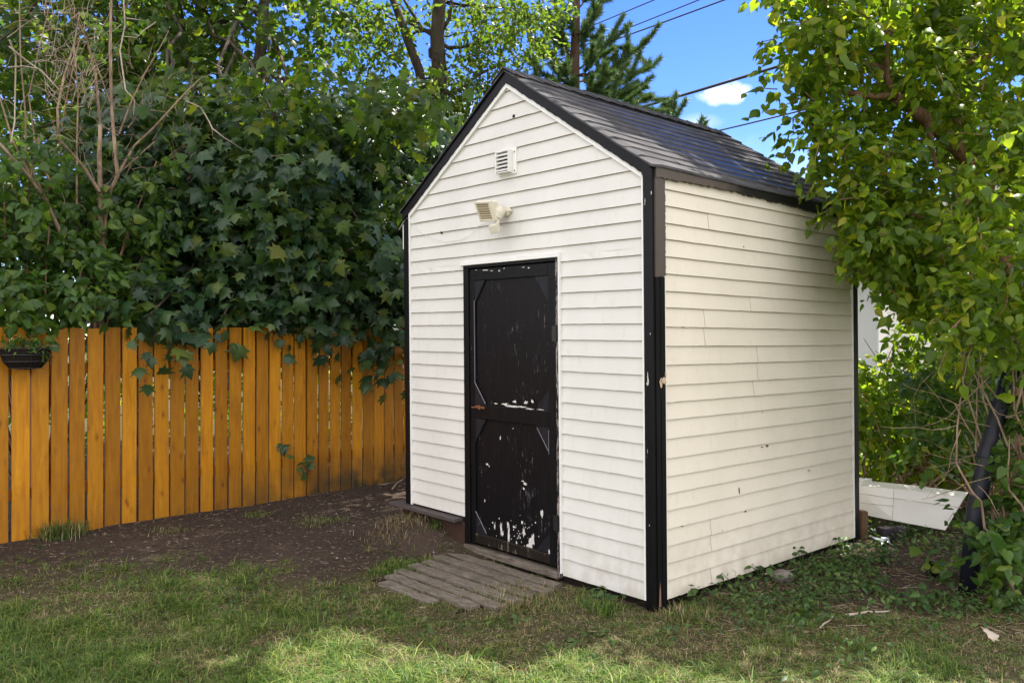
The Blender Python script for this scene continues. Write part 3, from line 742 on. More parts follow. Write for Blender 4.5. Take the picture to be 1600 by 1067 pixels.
# head: square box turned to the left and down
hd = bpy.data.objects.new('lamp_head', None); C.objects.link(hd); hd.parent = lamp; hd.location = (-.13, .062, .0)
hd.rotation_euler = (R(6), R(-26), R(-4)); hd.scale = (1.05, 1.05, 1.25)
mb = MB()
mb.prism([(-.075, -.058), (.075, -.058), (.075, .058), (-.075, .058)], 0, -.020, .004)
i0 = len(mb.v)
o_ = [(-.0, -.070, -.053), (-.0, .070, -.053), (-.0, .070, .053), (-.0, -.070, .053)]
p_ = [(.065, -.040, -.030), (.065, .040, -.030), (.065, .040, .030), (.065, -.040, .030)]
mb.v += o_+p_
for k in range(4):
    j = (k+1) % 4; mb.f.append((i0+k, i0+4+k, i0+4+j, i0+j)); mb.mi.append(0)
mb.f.append((i0+4, i0+5, i0+6, i0+7)); mb.mi.append(0)
mb.build('casing', MAT['cream'], hd, bevel=.006)
mb = MB(); mb.box(-.0225, -.0205, -.060, .060, -.044, .044); mb.build('lens', MAT['lens'], hd)
mb = MB()
for (a0, a1, b0, b1) in ((-.075, .075, .044, .058), (-.075, .075, -.058, -.044), (-.075, -.060, -.0435, .0435), (.060, .075, -.0435, .0435)): mb.box(-.030, -.0205, a0, a1, b0, b1)
mb.build('lens_frame', MAT['cream'], hd, bevel=.003)
mb = MB(); mb.tube([(-.085, .012, -.06), (-.090, .002, -.095)], [.020, .014], 10); mb.tube([(-.090, .002, -.094), (-.095, -.0, -.112)], .016, 8)
M_ = Matrix.Translation((-.105, .012, -.125)) @ Matrix.Rotation(R(-25), 4, 'Y') @ Matrix.Rotation(R(25), 4, 'Z')
mb.box(-.034, .030, -.030, .030, -.030, .030, M=M_); mb.build('motion_sensor', MAT['cream'], lamp, bevel=.005)
# wire from the left corner to the lamp
mb = MB(); pts = []
for (px, py) in [(628, 362), (636, 349), (641, 343), (655, 360), (675, 373), (700, 380), (722, 378), (738, 370), (752, 356), (765, 350), (780, 345)]:
    y, z = dpx(px, py); pts.append(sw(-.021, y, z))
pts[-1] = tuple(np.array(pts[-1])+np.array([-.03, -.03, 0]))
mb.tube(pts, .0016, 5)
w = mb.build('wire', MAT['whitetrim']); tag(w, 'thin pale wire sagging across the siding from the left corner to the floodlight', 'wire')

# ------------------------------------------------------------ wooden step
st = thing('wooden_step', (*ab(1.2, -.45), 0), 'weathered grey plank step sunk into the grass before the shed door', 'step', rz=ROT)
rows = [(-.135, .66, 1.76), (-.265, .60, 1.74), (-.395, .62, 1.70), (-.520, .60, 1.69), (-.645, .62, 1.68), (-.765, .72, 1.60), (-.885, .95, 1.50)]
for i, (b, a0, a1) in enumerate(rows):
    mb = MB(); n = 10; z = .034-.003*i
    ys = np.linspace(a0, a1, n+1)
    rr = random.Random(i)
    top = [(yy, z+rr.uniform(-.004, .004)) for yy in ys]
    w0 = -.045; w1 = .045; sk = rr.uniform(-.014, .014); dz = rr.uniform(-.006, .006)
    for k in range(n):
        (ya, za), (yb, zb) = top[k], top[k+1]
        e0 = rr.uniform(-.003, .003)
        for q in ((w0, w1),):
            mb.box(b+.45+w0+e0+sk*(k/n-.5), b+.45+w1+e0*.5+sk*(k/n-.5), ya-1.2, yb-1.2+.0005, -.03, (za+zb)/2+dz)
    mb.build('plank', MAT['greywood'], st, bevel=.004)
mb = MB(); 
for a in (.75, 1.2, 1.6): mb.box(-.45, .36, a-1.2-.03, a-1.2+.03, -.05, .0)
mb.build('bearer', MAT['void'], st)

# ------------------------------------------------------------ fence
fa = np.array([-3.963, 6.47]); fd = np.array([.689, .725]); fd = fd/np.linalg.norm(fd); fn = np.array([-fd[1], fd[0]])
FR = math.atan2(fd[1], fd[0])
fence = thing('picket_fence', (fa[0], fa[1], 0), 'tall orange stained board fence with narrow gaps behind the bare soil', 'fence', rz=FR)
s0 = -2.3; pitch = .1402; nb = 80; rr = random.Random(8)
bays = {}
for k in range(nb):
    s_ = s0+k*pitch; bay = int((s_-s0)//2.45)
    mb = bays.setdefault(bay, MB())
    wd = pitch-rr.uniform(.015, .028); t0 = rr.uniform(-.004, .004); lean = rr.uniform(-.006, .006)
    zt = 1.672+.0105*s_+rr.uniform(-.006, .006)
    i = len(mb.v)
    for (z, l) in ((-.03, 0), (zt, lean)):
        for (x, y) in ((0, 0), (wd, rr.uniform(-.001, .001)), (wd, .022), (0, .022)):
            mb.v.append((s_+x+l, y+t0, z+(rr.uniform(-.003, .003) if z > 0 else 0)))
    for f in ((0, 1, 5, 4), (1, 2, 6, 5), (2, 3, 7, 6), (3, 0, 4, 7), (4, 5, 6, 7), (3, 2, 1, 0)):
        mb.f.append(tuple(i+q for q in f)); mb.mi.append(0)
    for zn in (.36, 1.345):
        for xn in (.03, wd-.03):
            xc, zc = s_+xn+rr.uniform(-.006, .006), zn+rr.uniform(-.012, .012)
            mb.quad([(xc+.0032*math.cos(q*1.047), t0-.0012, zc+.0032*math.sin(q*1.047)) for q in range(6)][::-1], 1)
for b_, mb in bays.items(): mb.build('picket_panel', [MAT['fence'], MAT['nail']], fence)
for z in (.32, 1.30):
    mb = MB(); mb.box(s0, s0+nb*pitch, .027, .065, z, z+.085); mb.build('rail', MAT['rail'], fence)
for s_ in np.arange(s0+.1, s0+nb*pitch, 2.45):
    mb = MB(); mb.box(s_, s_+.09, .066, .156, -.1, 1.62); mb.build('post', MAT['rail'], fence)
def fpt(px, py, off):     # point in a vertical plane parallel to the fence, off metres to our side of it
    r = (px-800)/F; o = fa-fn*off; s_ = (r*o[1]-o[0])/(fd[0]-r*fd[1]); q = o+fd*s_
    return np.array([q[0], q[1], 1.6+(HOR-py)/F*q[1]])

# ------------------------------------------------------------ hanging basket
bc = fpt(40, 545, .16)
bk = thing('hanging_basket', tuple(bc), 'black wire half basket hooked on the fence at the left edge', 'basket', rz=FR)
mb = MB(); prof = [(.175, 0), (.168, -.05), (.15, -.10), (.11, -.145), (.0, -.16)]
n = 22
for k in range(len(prof)-1):
    for q in range(n):
        t0, t1 = 2*math.pi*q/n, 2*math.pi*(q+1)/n
        (r0, z0), (r1, z1) = prof[k], prof[k+1]
        f = lambda r, t, z: (r*math.cos(t), r*math.sin(t)*.8, z)
        mb.quad([f(r0, t0, z0), f(r0, t1, z0), f(r1, t1, z1), f(r1, t0, z1)])
        if k == 0: mb.quad([f(r0, t1, z0-.02), f(r0, t0, z0-.02), (0, 0, -.02)])
mb.build('liner', MAT['liner'], bk, smooth=True)
mb = MB()
for r, z in ((.182, 0.006), (.176, -.045), (.158, -.095), (.115, -.148)):
    mb.tube([(r*math.cos(t), r*.8*math.sin(t), z) for t in np.linspace(0, 2*math.pi, 25)], .0028, 5, cap=False)
for t in np.linspace(0, 2*math.pi, 13)[:-1]:
    mb.tube([(r*1.02*math.cos(t), r*1.02*.8*math.sin(t), z-.002) for r, z in prof], .0022, 5)
mb.tube([(-.06, .14, 0), (-.06, .15, .06), (-.06, .16, .065)], .003, 5); mb.tube([(.06, .14, 0), (.06, .15, .06), (.06, .16, .065)], .003, 5)
mb.build('wire_frame', MAT['wire'], bk)
bp = thing('basket_plant', tuple(bc+np.array([0, 0, -.02])), 'low green plant growing in the black wire basket', 'plant')
foliage('foliage', L_OVAL, [(bc+np.array([0, 0, .02]), (.15, .13, .04), 1)], 70, 6, .035, MAT['leaf_lilac'], bp, bc+np.array([0, 0, -.02]), .10, .6)
mb = MB()
for k in range(14):
    a = rng.normal(size=2)*.05; mb.tube([(a[0], a[1], 0), (a[0]*2, a[1]*2, .05), (a[0]*3, a[1]*2.5, .04)], .002, 4)
mb.build('stem', MAT['bark_lilac'], bp)

# ------------------------------------------------------------ trees
sh_ = sd[:2]/sd[2]
def lit_keep(p, zmin=6.6):       # high unseen leaves cut away so sun lands on chosen lawn and roof patches
    g = p[:, :2]-p[:, 2:3]*sh_
    n_ = fb(g[:, 0], g[:, 1], 5.5, 41)
    lit = (g[:, 1] < 4.62+.15*n_) & (g[:, 0] > -1.25+.35*n_) & (g[:, 0] < 2.3) & (n_ > -.62)
    roof = (np.abs((g[:, 0]-.15)*sh_[1]-(g[:, 1]-4.9)*sh_[0]) < .6) & (fb(g[:, 0]*1.0+g[:, 1]*1.0, (g[:, 0]-g[:, 1])*3.5, 2.0, 77) > .55)
    return ~((lit | roof) & (p[:, 2] > zmin))
def shade_canopy(x0, x1, y0, y1, n, r_):  # unseen leaf clumps placed so their shade falls on the given ground area
    out = []
    for k in range(n):
        g = np.array([r_.uniform(x0, x1), r_.uniform(y0, y1)]); h = r_.uniform(7.8, 10.2); q = g+sh_*h
        out.append((np.array([q[0], q[1], h]), (.7, .7, .4), 1.2))
    return out
def tree_thing(name, base, label, cat, group=None):
    return thing(name, tuple(base), label, cat, group)
def limb(mb, a, b, r0, r1, n=8, amp=.12, sides=7):
    pts = wander(a, b, n, amp); mb.tube(pts, list(np.linspace(r0, r1, len(pts))), sides); return pts
Z0 = np.array([0, 0, 0.])
# big maple right behind the fence: dense dark lower foliage
base = np.array([-3.5, 11.4, 0]); T = tree_thing('maple_tree', base, 'dense dark green maple overhanging the middle of the orange fence', 'tree', 'maples behind the fence')
mb = MB(); tr = limb(mb, (0, 0, -.1), (.1, .1, 6.5), .17, .06, 12, .05, 10)
cl = []
r_ = np.random.default_rng(31)
for px in range(215, 690, 52):
    for py in range(205, 520, 46):
        if py < 330 and r_.uniform() < .28: continue
        Y = r_.uniform(8.2, 10.2) if px < 560 else r_.uniform(9.3, 10.8)
        if px > 600 and py < 330: Y = 11
        cl.append((P(px+r_.uniform(-25, 25), py+r_.uniform(-22, 22), Y), (.50, .42, .36), 1))
for px in (240, 330, 420, 500, 560, 610): cl.append((fpt(px, 478, -.25), (.32, .2, .22), .7))
for px, py in ((350, 492), (440, 488), (470, 485), (545, 492), (600, 505), (605, 530), (590, 545), (625, 545), (215, 485), (235, 490)): cl.append((fpt(px, py, .12), (.14, .1, .08), .15))
foliage('crown', L_MAPLE, cl, 44, 5, .128, MAT['leaf_maple'], T, base, .42, .55, (0, -.35, 0), .75, .38, None,
        keep=lambda p: ~((p[:, 2] < 1.66) & (((p[:, 0]-fa[0])*fn[0]+(p[:, 1]-fa[1])*fn[1]) > -.03) & (((p[:, 0]-fa[0])*fn[0]+(p[:, 1]-fa[1])*fn[1]) < .12)))
for c, _, _w in cl[::3]:
    k = r_.integers(3, 11); limb(mb, tr[k]-Z0, np.array(c)-base, .035, .010, 7, .10, 5)
mb.build('trunk', MAT['bark_maple'], T, smooth=True)
# second maple, lighter, further back and up on the left
base = np.array([-5.6, 12.5, 0]); T = tree_thing('maple_tree', base, 'tall lighter green maple filling the upper left above the bare shrub', 'tree', 'maples behind the fence')
mb = MB(); tr = limb(mb, (0, 0, -.1), (.4, -.2, 9), .19, .06, 14, .04, 10); tr2 = limb(mb, (.2, .2, 1.0), (1.8, .3, 8), .12, .05, 14, .05, 8)
cl = []
for px in range(-180, 560, 62):
    for py in range(-330, 330, 62):
        if r_.uniform() < (.05 if py > 0 and px < 450 else .2): continue
        cl.append((P(px+r_.uniform(-35, 35), py+r_.uniform(-35, 35), r_.uniform(10.5, 13.6)), (.66, .6, .48), 1))
for px in range(-60, 300, 55):
    for py in (30, 85, 140, 195): cl.append((P(px, py, 14.0), (.62, .4, .5), .9))
for k in range(34): cl.append((P(r_.uniform(230, 690), r_.uniform(120, 400), r_.uniform(8.3, 9.6)), (.36, .3, .16), .55))
foliage('crown', L_MAPLE, cl, 28, 5, .124, MAT['leaf_maple2'], T, base, .5, .6, (0, -.2, 0), .6, .45)
for c, _, _w in cl[::3]:
    k = r_.integers(3, 13); limb(mb, (tr if r_.uniform() < .5 else tr2)[k], np.array(c)-base, .035, .010, 7, .10, 5)
mb.build('trunk', MAT['bark_maple'], T, smooth=True)
# neighbouring hedge closing the view under the crowns; sunlit tone put in leaf colour
base = np.array([-4.0, 13.5, 0]); T = tree_thing('garden_hedge', base, 'overgrown hedge far behind the orange fence, leaves coloured as if sunlit', 'hedge')
cl = [((x+r_.uniform(-.3, .3), 13.5+.35*(x+4)+r_.uniform(-.4, .4), z+r_.uniform(-.2, .2)), (.6, .5, .5), 1) for x in np.arange(-9.5, 2.5, .62) for z in (.4, 1.1, 1.8, 2.5, 3.2)]
foliage('foliage', L_OVAL, cl, 26, 6, .13, MAT['leaf_light'], T, base, .4, .5, (0, -.3, 0), .3)
mb = MB()
for x in np.arange(-5, 6, 1.1): limb(mb, (x, .35*x, -.1), (x+.2, .35*x, 2.6), .04, .01, 6, .08, 5)
mb.build('stem', MAT['bark_maple'], T)
# tall tree with the bare trunk left of the gable
base = np.array([P(688, 400, 13.0)[0], 13.0, 0]); T = tree_thing('tall_tree', base, 'tall tree with upright grey trunk rising left of the gable peak', 'tree')
mb = MB()
tpts = [P(690, 520, 13)-base, P(688, 300, 13)-base, P(684, 200, 13)-base, P(687, 120, 13)-base, P(683, 60, 13)-base, P(687, 0, 13)-base, P(695, -120, 13)-base, P(690, -260, 13)-base, P(700, -480, 13)-base]
tpts[0][2] = -.1
mb.tube(tpts, [.16, .14, .125, .12, .11, .10, .08, .06, .03], 10)
mb.tube([P(662, 150, 13)-base, P(655, 110, 12.9)-base, P(636, 60, 12.8)-base, P(622, 20, 12.7)-base, P(606, -20, 12.7)-base], [.07, .075, .07, .06, .05], 8)
mb.tube([P(690, 250, 13)-base, P(676, 200, 13)-base, P(662, 150, 13)-base], [.07, .075, .075], 8)
for q in ([(684, 60), (660, 45), (640, 15), (625, -10)], [(684, 55), (668, 48), (650, 50), (636, 62)], [(687, 65), (700, 75), (722, 74), (745, 68), (760, 62)], [(690, 50), (702, 30), (706, 5), (700, -30)], [(684, 100), (672, 88), (671, 78), (676, 72)], [(688, 150), (720, 140), (745, 118), (775, 105)]):
    mb.tube([P(a, b, 13)-base for a, b in q], list(np.linspace(.035, .018, len(q))), 6)
cl = []
for (px, py, rx, rz_, w) in ((640, 150, .30, .35, 1.1), (665, 185, .35, .3, 1.1), (700, 150, .3, .3, 1.0), (735, 150, .35, .22, 1.1), (720, 190, .35, .25, 1.0), (760, 110, .3, .2, .8), (610, 30, .25, .25, .8), (590, 60, .3, .3, .8), (560, 20, .4, .3, 1), (600, 110, .3, .35, .8),
        (620, 170, .35, .3, 1), (640, 220, .45, .3, 1.2), (700, 230, .4, .35, 1.2), (660, 260, .4, .3, 1.2), (560, 160, .4, .3, .6), (655, 8, .22, .15, .6), (735, 15, .3, .25, .9), (770, 35, .35, .3, 1.2), (800, 15, .4, .3, 1.3), (830, 50, .28, .3, 1), (745, 50, .22, .18, .5), (780, 80, .28, .2, .8), (715, 100, .18, .15, .4), (675, 110, .2, .2, .5),
        (750, 175, .35, .2, .8), (790, 140, .25, .16, .6), (840, 10, .3, .3, .9), (530, 60, .4, .4, .8), (520, 130, .4, .35, .6)):
    cl.append((P(px, py, 13+r_.uniform(-.6, .6)), (rx*1.25, .5, rz_), w))
cl += shade_canopy(-5.5, -1.2, 5.4, 7.7, 46, r_)  # unseen clumps added overhead to shade the left yard
foliage('crown', L_OVAL, cl, 60, 6, .095, MAT['leaf_tall'], T, base, .36, .5, (0, 0, 0), .4, .6, None, lit_keep)
tz = np.array([p[2] for p in tpts])
for c, _, _w in cl[::2]:
    k = int(np.clip(np.searchsorted(tz, c[2]-.4), 2, 8)); limb(mb, tpts[k], np.array(c)-base, .022, .007, 6, .12, 4)
mb.build('trunk', MAT['bark_maple'], T, smooth=True)

# pine behind the ridge
base = np.array([P(900, 400, 15)[0], 15.0, 0]); T = tree_thing('pine_tree', base, 'dark pine with upswept needled branches behind the shed roof', 'tree')
mb = MB(); top = P(905, -150, 15)-base
tp = [np.array([0, 0, -.1]), P(898, 160, 15)-base, P(898, 90, 15)-base, P(900, 30, 15)-base, P(903, -60, 15)-base, top]
mb.tube(tp, [.16, .10, .09, .075, .05, .02], 8)
nv = []; ni = []
def needles(path, length=.13, dens=150):
    path = np.array(path); seg = np.linalg.norm(np.diff(path, axis=0), axis=1); tot = seg.sum(); n = int(dens*tot*4.6)
    if n < 2: return
    t = rng.uniform(0.05, 1, n)*tot; cs = np.concatenate([[0], np.cumsum(seg)]); i = np.clip(np.searchsorted(cs, t)-1, 0, len(seg)-1)
    f = ((t-cs[i])/seg[i])[:, None]; p = path[i]*(1-f)+path[i+1]*f; d = nrm(path[i+1]-path[i])
    w = nrm(rng.normal(size=(n, 3))); w = nrm(w-d*(w*d).sum(1, keepdims=True)*.9); dirn = nrm(d*.9+w)
    ln = length*rng.uniform(.6, 1.15, (n, 1)); sd_ = nrm(np.cross(dirn, rng.normal(size=(n, 3))))*.0064
    b0 = sum(len(x) for x in nv); nv.append(np.stack([p-sd_, p+sd_, p+dirn*ln], 1).reshape(-1, 3)); ni.append(b0+np.arange(n*3))
def pine_branch(a, b, r=.022, sub=7):
    L = np.linalg.norm(b-a); pts = []
    for k in range(9):
        t = k/8; p = a+(b-a)*t; p = p+np.array([0, 0, -.22*L*math.sin(math.pi*t)*.6]); pts.append(p+rng.normal(size=3)*.02)
    mb.tube(pts, list(np.linspace(r, .006, 9)), 5); needles(pts[3:], .13, 190)
    for k in range(sub):
        i = rng.integers(2, 8); s_ = pts[i]; d = nrm(pts[i]-pts[i-1]); q = rng.normal(size=3)*.6; q[1] *= .8
        e = s_+(d*.8+q+np.array([0, 0, .45]))*L*rng.uniform(.16, .32); m_ = (s_+e)/2+np.array([0, 0, -.03]); mb.tube([s_, m_, e], [.009, .006, .004], 4); needles([s_, m_, e], .12, 230)
for (x0, y0, x1, y1, dy) in ((898, 110, 975, 25, 0), (898, 120, 1015, 60, -.3), (898, 140, 1030, 90, .3), (898, 60, 945, -10, .3), (900, 150, 1020, 120, .2), (900, 155, 1015, 155, -.3), (898, 60, 935, 10, -.4), (898, 100, 835, 60, .2), (898, 130, 825, 95, -.2), (898, 90, 850, 20, .3),
        (899, 155, 815, 130, .4), (899, 165, 840, 150, -.3), (900, 40, 870, -20, 0), (899, 120, 930, 80, -.8), (899, 150, 950, 110, -.9), (899, 145, 880, 100, -.9), (898, 180, 1010, 170, 0), (898, 170, 960, 140, .6), (900, 20, 925, -40, .2), (898, 190, 1000, 185, .4), (898, 165, 930, 150, -.6), (898, 130, 985, 90, .5)):
    pine_branch(P(x0, y0, 15)-base, P(x1, y1, 15+dy)-base)
for k in range(26):
    z = r_.uniform(4.5, 7.2); a = r_.uniform(0, 6.28); Lb = (8-z)*.42
    if math.cos(a) > .2 and z > 5.6 and z < 6.6: continue
    p = np.array([.03, 0, z]); pine_branch(p, p+np.array([math.cos(a)*Lb, math.sin(a)*Lb, Lb*.5]), .018, 4)
for (x0, y0, x1, y1) in ((1035, 215, 1058, 145), (1040, 205, 1045, 168), (1090, 240, 1097, 182)): pine_branch(P(x0, y0, 15)-base, P(x1, y1, 15)-base, .012, 3)
np_mesh('needles', np.concatenate(nv), 3, np.concatenate(ni), MAT['needle'], T)
mb.tube([tp[1], P(960, 230, 15)-base, P(1035, 215, 15)-base, P(1090, 240, 15)-base], [.04, .03, .02, .012], 5)
mb.build('trunk', MAT['bark_pine'], T, smooth=True)

# bare-stemmed lilac at the left
base = np.array([*fpt(155, 500, -.35)[:2], 0]); T = tree_thing('bare_shrub', base, 'half dead shrub with tan bare stems and tangled twigs at upper left', 'shrub')
mb = MB(); dead = MB()
def q2(lst, Y=None): return [fpt(a, b, -.40-(.15*math.sin(i*1.3)))-base for i, (a, b) in enumerate(lst)]
K = 1/2.667
stems = [([(158, 600), (158, 380), (157, 300), (155, 245), (157, 195)], .028, .016), ([(160, 450), (164, 340), (172, 300), (184, 274), (179, 225), (174, 160), (172, 75), (175, -40)], .024, .010),
    ([(156, 300), (131, 262), (112, 240), (92, 218), (90, 170), (100, 120), (116, 70), (125, 20)], .017, .006), ([(184, 274), (210, 228), (240, 200), (262, 176), (290, 145), (312, 124), (330, 116)], .013, .005),
    ([(150, 600), (148, 480), (70, 310), (45, 275), (0, 225), (-30, 200)], .022, .009), ([(186, 210), (205, 160), (228, 112), (250, 75), (264, 48)], .009, .003), ([(184, 272), (210, 250), (240, 222)], .008, .004),
    ([(157, 200), (150, 120), (135, 60), (110, 10), (95, -30)], .013, .006), ([(120, 320), (120, 230), (122, 150), (118, 90)], .009, .004), ([(172, 160), (150, 100), (130, 50), (100, 10)], .007, .003),
    ([(75, 315), (40, 250), (40, 180), (32, 90), (30, -20)], .010, .005), ([(60, 300), (20, 220), (-10, 120)], .010, .006), ([(88, 300), (66, 262), (60, 215)], .012, .006), ([(200, 200), (215, 180), (235, 172), (262, 176)], .005, .003),
    ([(48, 280), (55, 225), (45, 150), (60, 80), (80, 0)], .008, .004)]
for pts, a, b in stems: mb.tube(q2(pts), list(np.linspace(a, b, len(pts))), 6)
deads = [([(273, 167), (295, 176), (308, 198), (312, 208), (330, 222), (357, 238), (385, 246), (405, 250), (432, 247)], .0055, .002), ([(312, 208), (314, 224)], .003, .002), ([(314, 222), (330, 234)], .002, .001),
    ([(176, 40), (195, 42), (225, 46), (205, 60), (196, 70), (172, 68)], .004, .002), ([(172, 50), (160, 60), (148, 62)], .003, .001), ([(0, 85), (25, 105), (50, 122), (76, 150)], .006, .003), ([(0, 116), (20, 114), (45, 118)], .005, .003), ([(330, 116), (318, 110), (310, 105)], .003, .001),
    ([(0, 75), (10, 98), (8, 200), (2, 230)], .005, .003), ([(175, 0), (178, 50), (170, 90), (178, 150), (192, 165), (190, 200)], .005, .003), ([(330, 116), (322, 124), (310, 122)], .003, .001)]
for pts, a, b in deads: dead.tube([p-np.array([fn[0], fn[1], 0])*.25 for p in q2(pts)], list(np.linspace(a*1.35, b*1.7, len(pts))), 5)
for k in range(230):     # fine tangle
    px, py = r_.uniform(-30, 190), r_.uniform(-40, 330)
    if r_.uniform() < .45: px, py = r_.uniform(70, 140), r_.uniform(20, 170)
    a = r_.uniform(-1.5, 1.5)-math.pi/2; L = r_.uniform(25, 75); pts = [(px, py)]
    for s_ in range(4): a += r_.normal()*.35; pts.append((pts[-1][0]+math.cos(a)*L/4, pts[-1][1]+math.sin(a)*L/4))
    o = r_.uniform(-.5, .25); (dead if k % 3 == 0 else mb).tube([fpt(x, y, -.4+o)-base for x, y in pts], [.0032, .0026, .002, .0014, .001], 4, cap=False)
for k in range(60):
    px, py = r_.uniform(180, 300), r_.uniform(90, 300); a = -math.pi/2+r_.uniform(-.9, 1.1); L = r_.uniform(25, 60); pts = [(px, py)]
    for s_ in range(4): a += r_.normal()*.3; pts.append((pts[-1][0]+math.cos(a)*L/4, pts[-1][1]+math.sin(a)*L/4))
    mb.tube([fpt(x, y, -.5)-base for x, y in pts], [.003, .0026, .002, .0014, .001], 4, cap=False)
mb.build('stem', MAT['bark_bare'], T, smooth=True); dead.build('dead_twigs', MAT['bark_dead'], T, smooth=True)
# leafy lilac in front of it
base = np.array([*fpt(60, 500, -.5)[:2], 0]); T = tree_thing('lilac_shrub', base, 'green lilac shrub leaning over the fence top at far left', 'shrub')
cl = []
for px in range(-90, 250, 42):
    for py in range(255, 500, 42):
        if py < 300 and 120 < px < 240: continue
        cl.append((fpt(px+r_.uniform(-15, 15), py+r_.uniform(-15, 15), r_.uniform(-1.2, -.35)), (.26, .26, .22), .8))
for px, py in ((15, 490), (50, 480), (110, 470), (140, 440), (175, 480), (60, 455), (0, 460)): cl.append((fpt(px, py, .02), (.18, .14, .12), .5))
for k in range(12): cl.append((fpt(r_.uniform(-80, 230), r_.uniform(-40, 260), -1.6), (.3, .25, .25), .35))
mb = MB()
foliage('foliage', L_HEART, cl, 22, 6, .088, MAT['leaf_lilac'], T, base, .26, .55, (0, -.25, 0), .6, .45, None,
        keep=lambda p: ~((p[:, 2] < 1.66) & (((p[:, 0]-fa[0])*fn[0]+(p[:, 1]-fa[1])*fn[1]) > -.03) & (((p[:, 0]-fa[0])*fn[0]+(p[:, 1]-fa[1])*fn[1]) < .12)))
for c, _, _w in cl[::2]:
    if (c[0]-fa[0])*fn[0]+(c[1]-fa[1])*fn[1] < .34: continue
    q = np.array([fn[0], fn[1]])*r_.uniform(.0, .3); limb(mb, (q[0], q[1], 0), np.array(c)-base, .016, .006, 7, .03, 5)
mb.build('stem', MAT['bark_lilac'], T, smooth=True)

# ---- right-hand tree over the shed's far corner
base = np.array([P(1590, 500, 6.6)[0], 6.6, 0]); T = tree_thing('leafy_tree', base, 'bright green leafy tree with twisted brown limbs leaning over the right of the shed', 'tree')
mb = MB()
def qp(lst): return [P(a, b, Y)-base for a, b, Y in lst]
t0 = qp([(1590, 900, 6.6), (1585, 500, 6.5), (1560, 380, 6.4), (1520, 260, 6.3), (1490, 225, 6.2), (1445, 185, 6.1), (1400, 152, 6.0)]); t0[0][2] = -.1
mb.tube(t0, [.085, .075, .07, .062, .056, .048, .038], 9)
for q in ([(1400, 152, 6), (1385, 120, 6), (1388, 70, 5.9), (1395, 20, 5.9), (1400, -60, 5.9)], [(1400, 152, 6), (1360, 150, 5.9), (1300, 142, 5.8), (1250, 130, 5.8)], [(1450, 190, 6.1), (1455, 230, 6), (1470, 290, 5.9)], [(1480, 110, 6), (1520, 95, 6), (1560, 82, 6), (1600, 70, 6)], [(1500, 230, 6.2), (1490, 150, 6.2), (1480, 110, 6.0), (1460, 60, 6)],
        [(1386, 110, 6), (1340, 95, 6), (1290, 70, 6), (1240, 40, 6)], [(1560, 380, 6.4), (1480, 350, 6), (1400, 330, 5.8), (1330, 300, 5.8)], [(1388, 60, 5.9), (1340, 20, 5.9), (1280, -30, 6)], [(1540, 300, 6.3), (1620, 200, 6.2), (1680, 80, 6.2)], [(1570, 420, 6.4), (1500, 440, 6), (1430, 460, 5.9)]):
    mb.tube(qp(q), list(np.linspace(.030, .011, len(q))), 6)
limbpx = ((1400, 152), (1425, 168), (1450, 188), (1490, 225), (1515, 255), (1386, 110), (1388, 80), (1330, 145), (1520, 95), (1550, 85))
edge = {-120: 1190, -60: 1200, 0: 1215, 40: 1210, 80: 1205, 120: 1215, 160: 1225, 200: 1225, 240: 1260, 280: 1290, 320: 1310, 360: 1330, 400: 1360, 440: 1410, 480: 1450, 520: 1480}
cl = []
for py in range(-130, 545, 36):
    e = np.interp(py, list(edge.keys()), list(edge.values()))
    for px in np.arange(e+32, 1680, 46):
        for lay in range(2):
            if r_.uniform() < .16: continue
            Y = r_.uniform(5.35, 6.1) if lay == 0 else r_.uniform(6.1, 7.3)
            if px < e+60 and lay: continue
            if lay == 0 and min(math.hypot(px-a, py-b) for a, b in limbpx) < 42: continue
            if px > 1480 and py > 200 and lay == 0: Y = r_.uniform(4.7, 5.6)
            cl.append((P(px+r_.uniform(-16, 16), py+r_.uniform(-14, 14), Y), (.17, .17, .14), 1))
for k in range(10): cl.append((P(r_.uniform(1300, 1700), r_.uniform(-220, -120), r_.uniform(5.8, 7.2)), (.3, .3, .25), 1.2))
for px, py in ((1345, 330), (1370, 350), (1395, 370), (1360, 390), (1400, 410), (1430, 430), (1420, 380), (1385, 330), (1450, 400), (1470, 450), (1440, 470), (1350, 360), (1380, 420), (1340, 300)):
    for Y in (5.6, 6.4): cl.append((P(px+r_.uniform(-8, 8), py+r_.uniform(-8, 8), Y), (.16, .16, .13), .9))
foliage('crown', L_HEART, cl, 15, 6, .072, MAT['leaf_light'], T, base, .21, .6, (0, -.15, 0), .55, .5, (mb, 4), lambda p: lit_keep(p, 4.3))
# the twigs were collected in world space: move those to the base
for i, v in enumerate(mb.v):
    if v[1] > 3.5: mb.v[i] = (v[0]-base[0], v[1]-base[1], v[2]-base[2])
mb.build('trunk', MAT['bark_lilac'], T, smooth=True)
# unseen neighbour tree, its high crown placed and cut to shade roof and yard
base = np.array([5.4, 9.6, 0]); T = tree_thing('shade_tree', base, 'tall unseen shade tree behind the leafy tree, crown shaped to shade the yard', 'tree')
mb = MB(); tr = limb(mb, (0, 0, -.1), (-.6, .2, 9), .2, .08, 12, .03, 10)
cl = []
cl = shade_canopy(-5.2, .3, 2.6, 6.4, 62, r_)+shade_canopy(-1.8, .35, 4.4, 7.2, 16, r_)
foliage('crown', L_OVAL, cl, 40, 6, .17, MAT['leaf_tall'], T, base, .5, .5, (0, 0, 0), .4, .5, None, lit_keep)
for c, _, _w in cl[::3]: limb(mb, tr[r_.integers(6, 12)], np.array(c)-base, .04, .01, 6, .1, 5)
mb.build('trunk', MAT['bark_maple'], T, smooth=True)
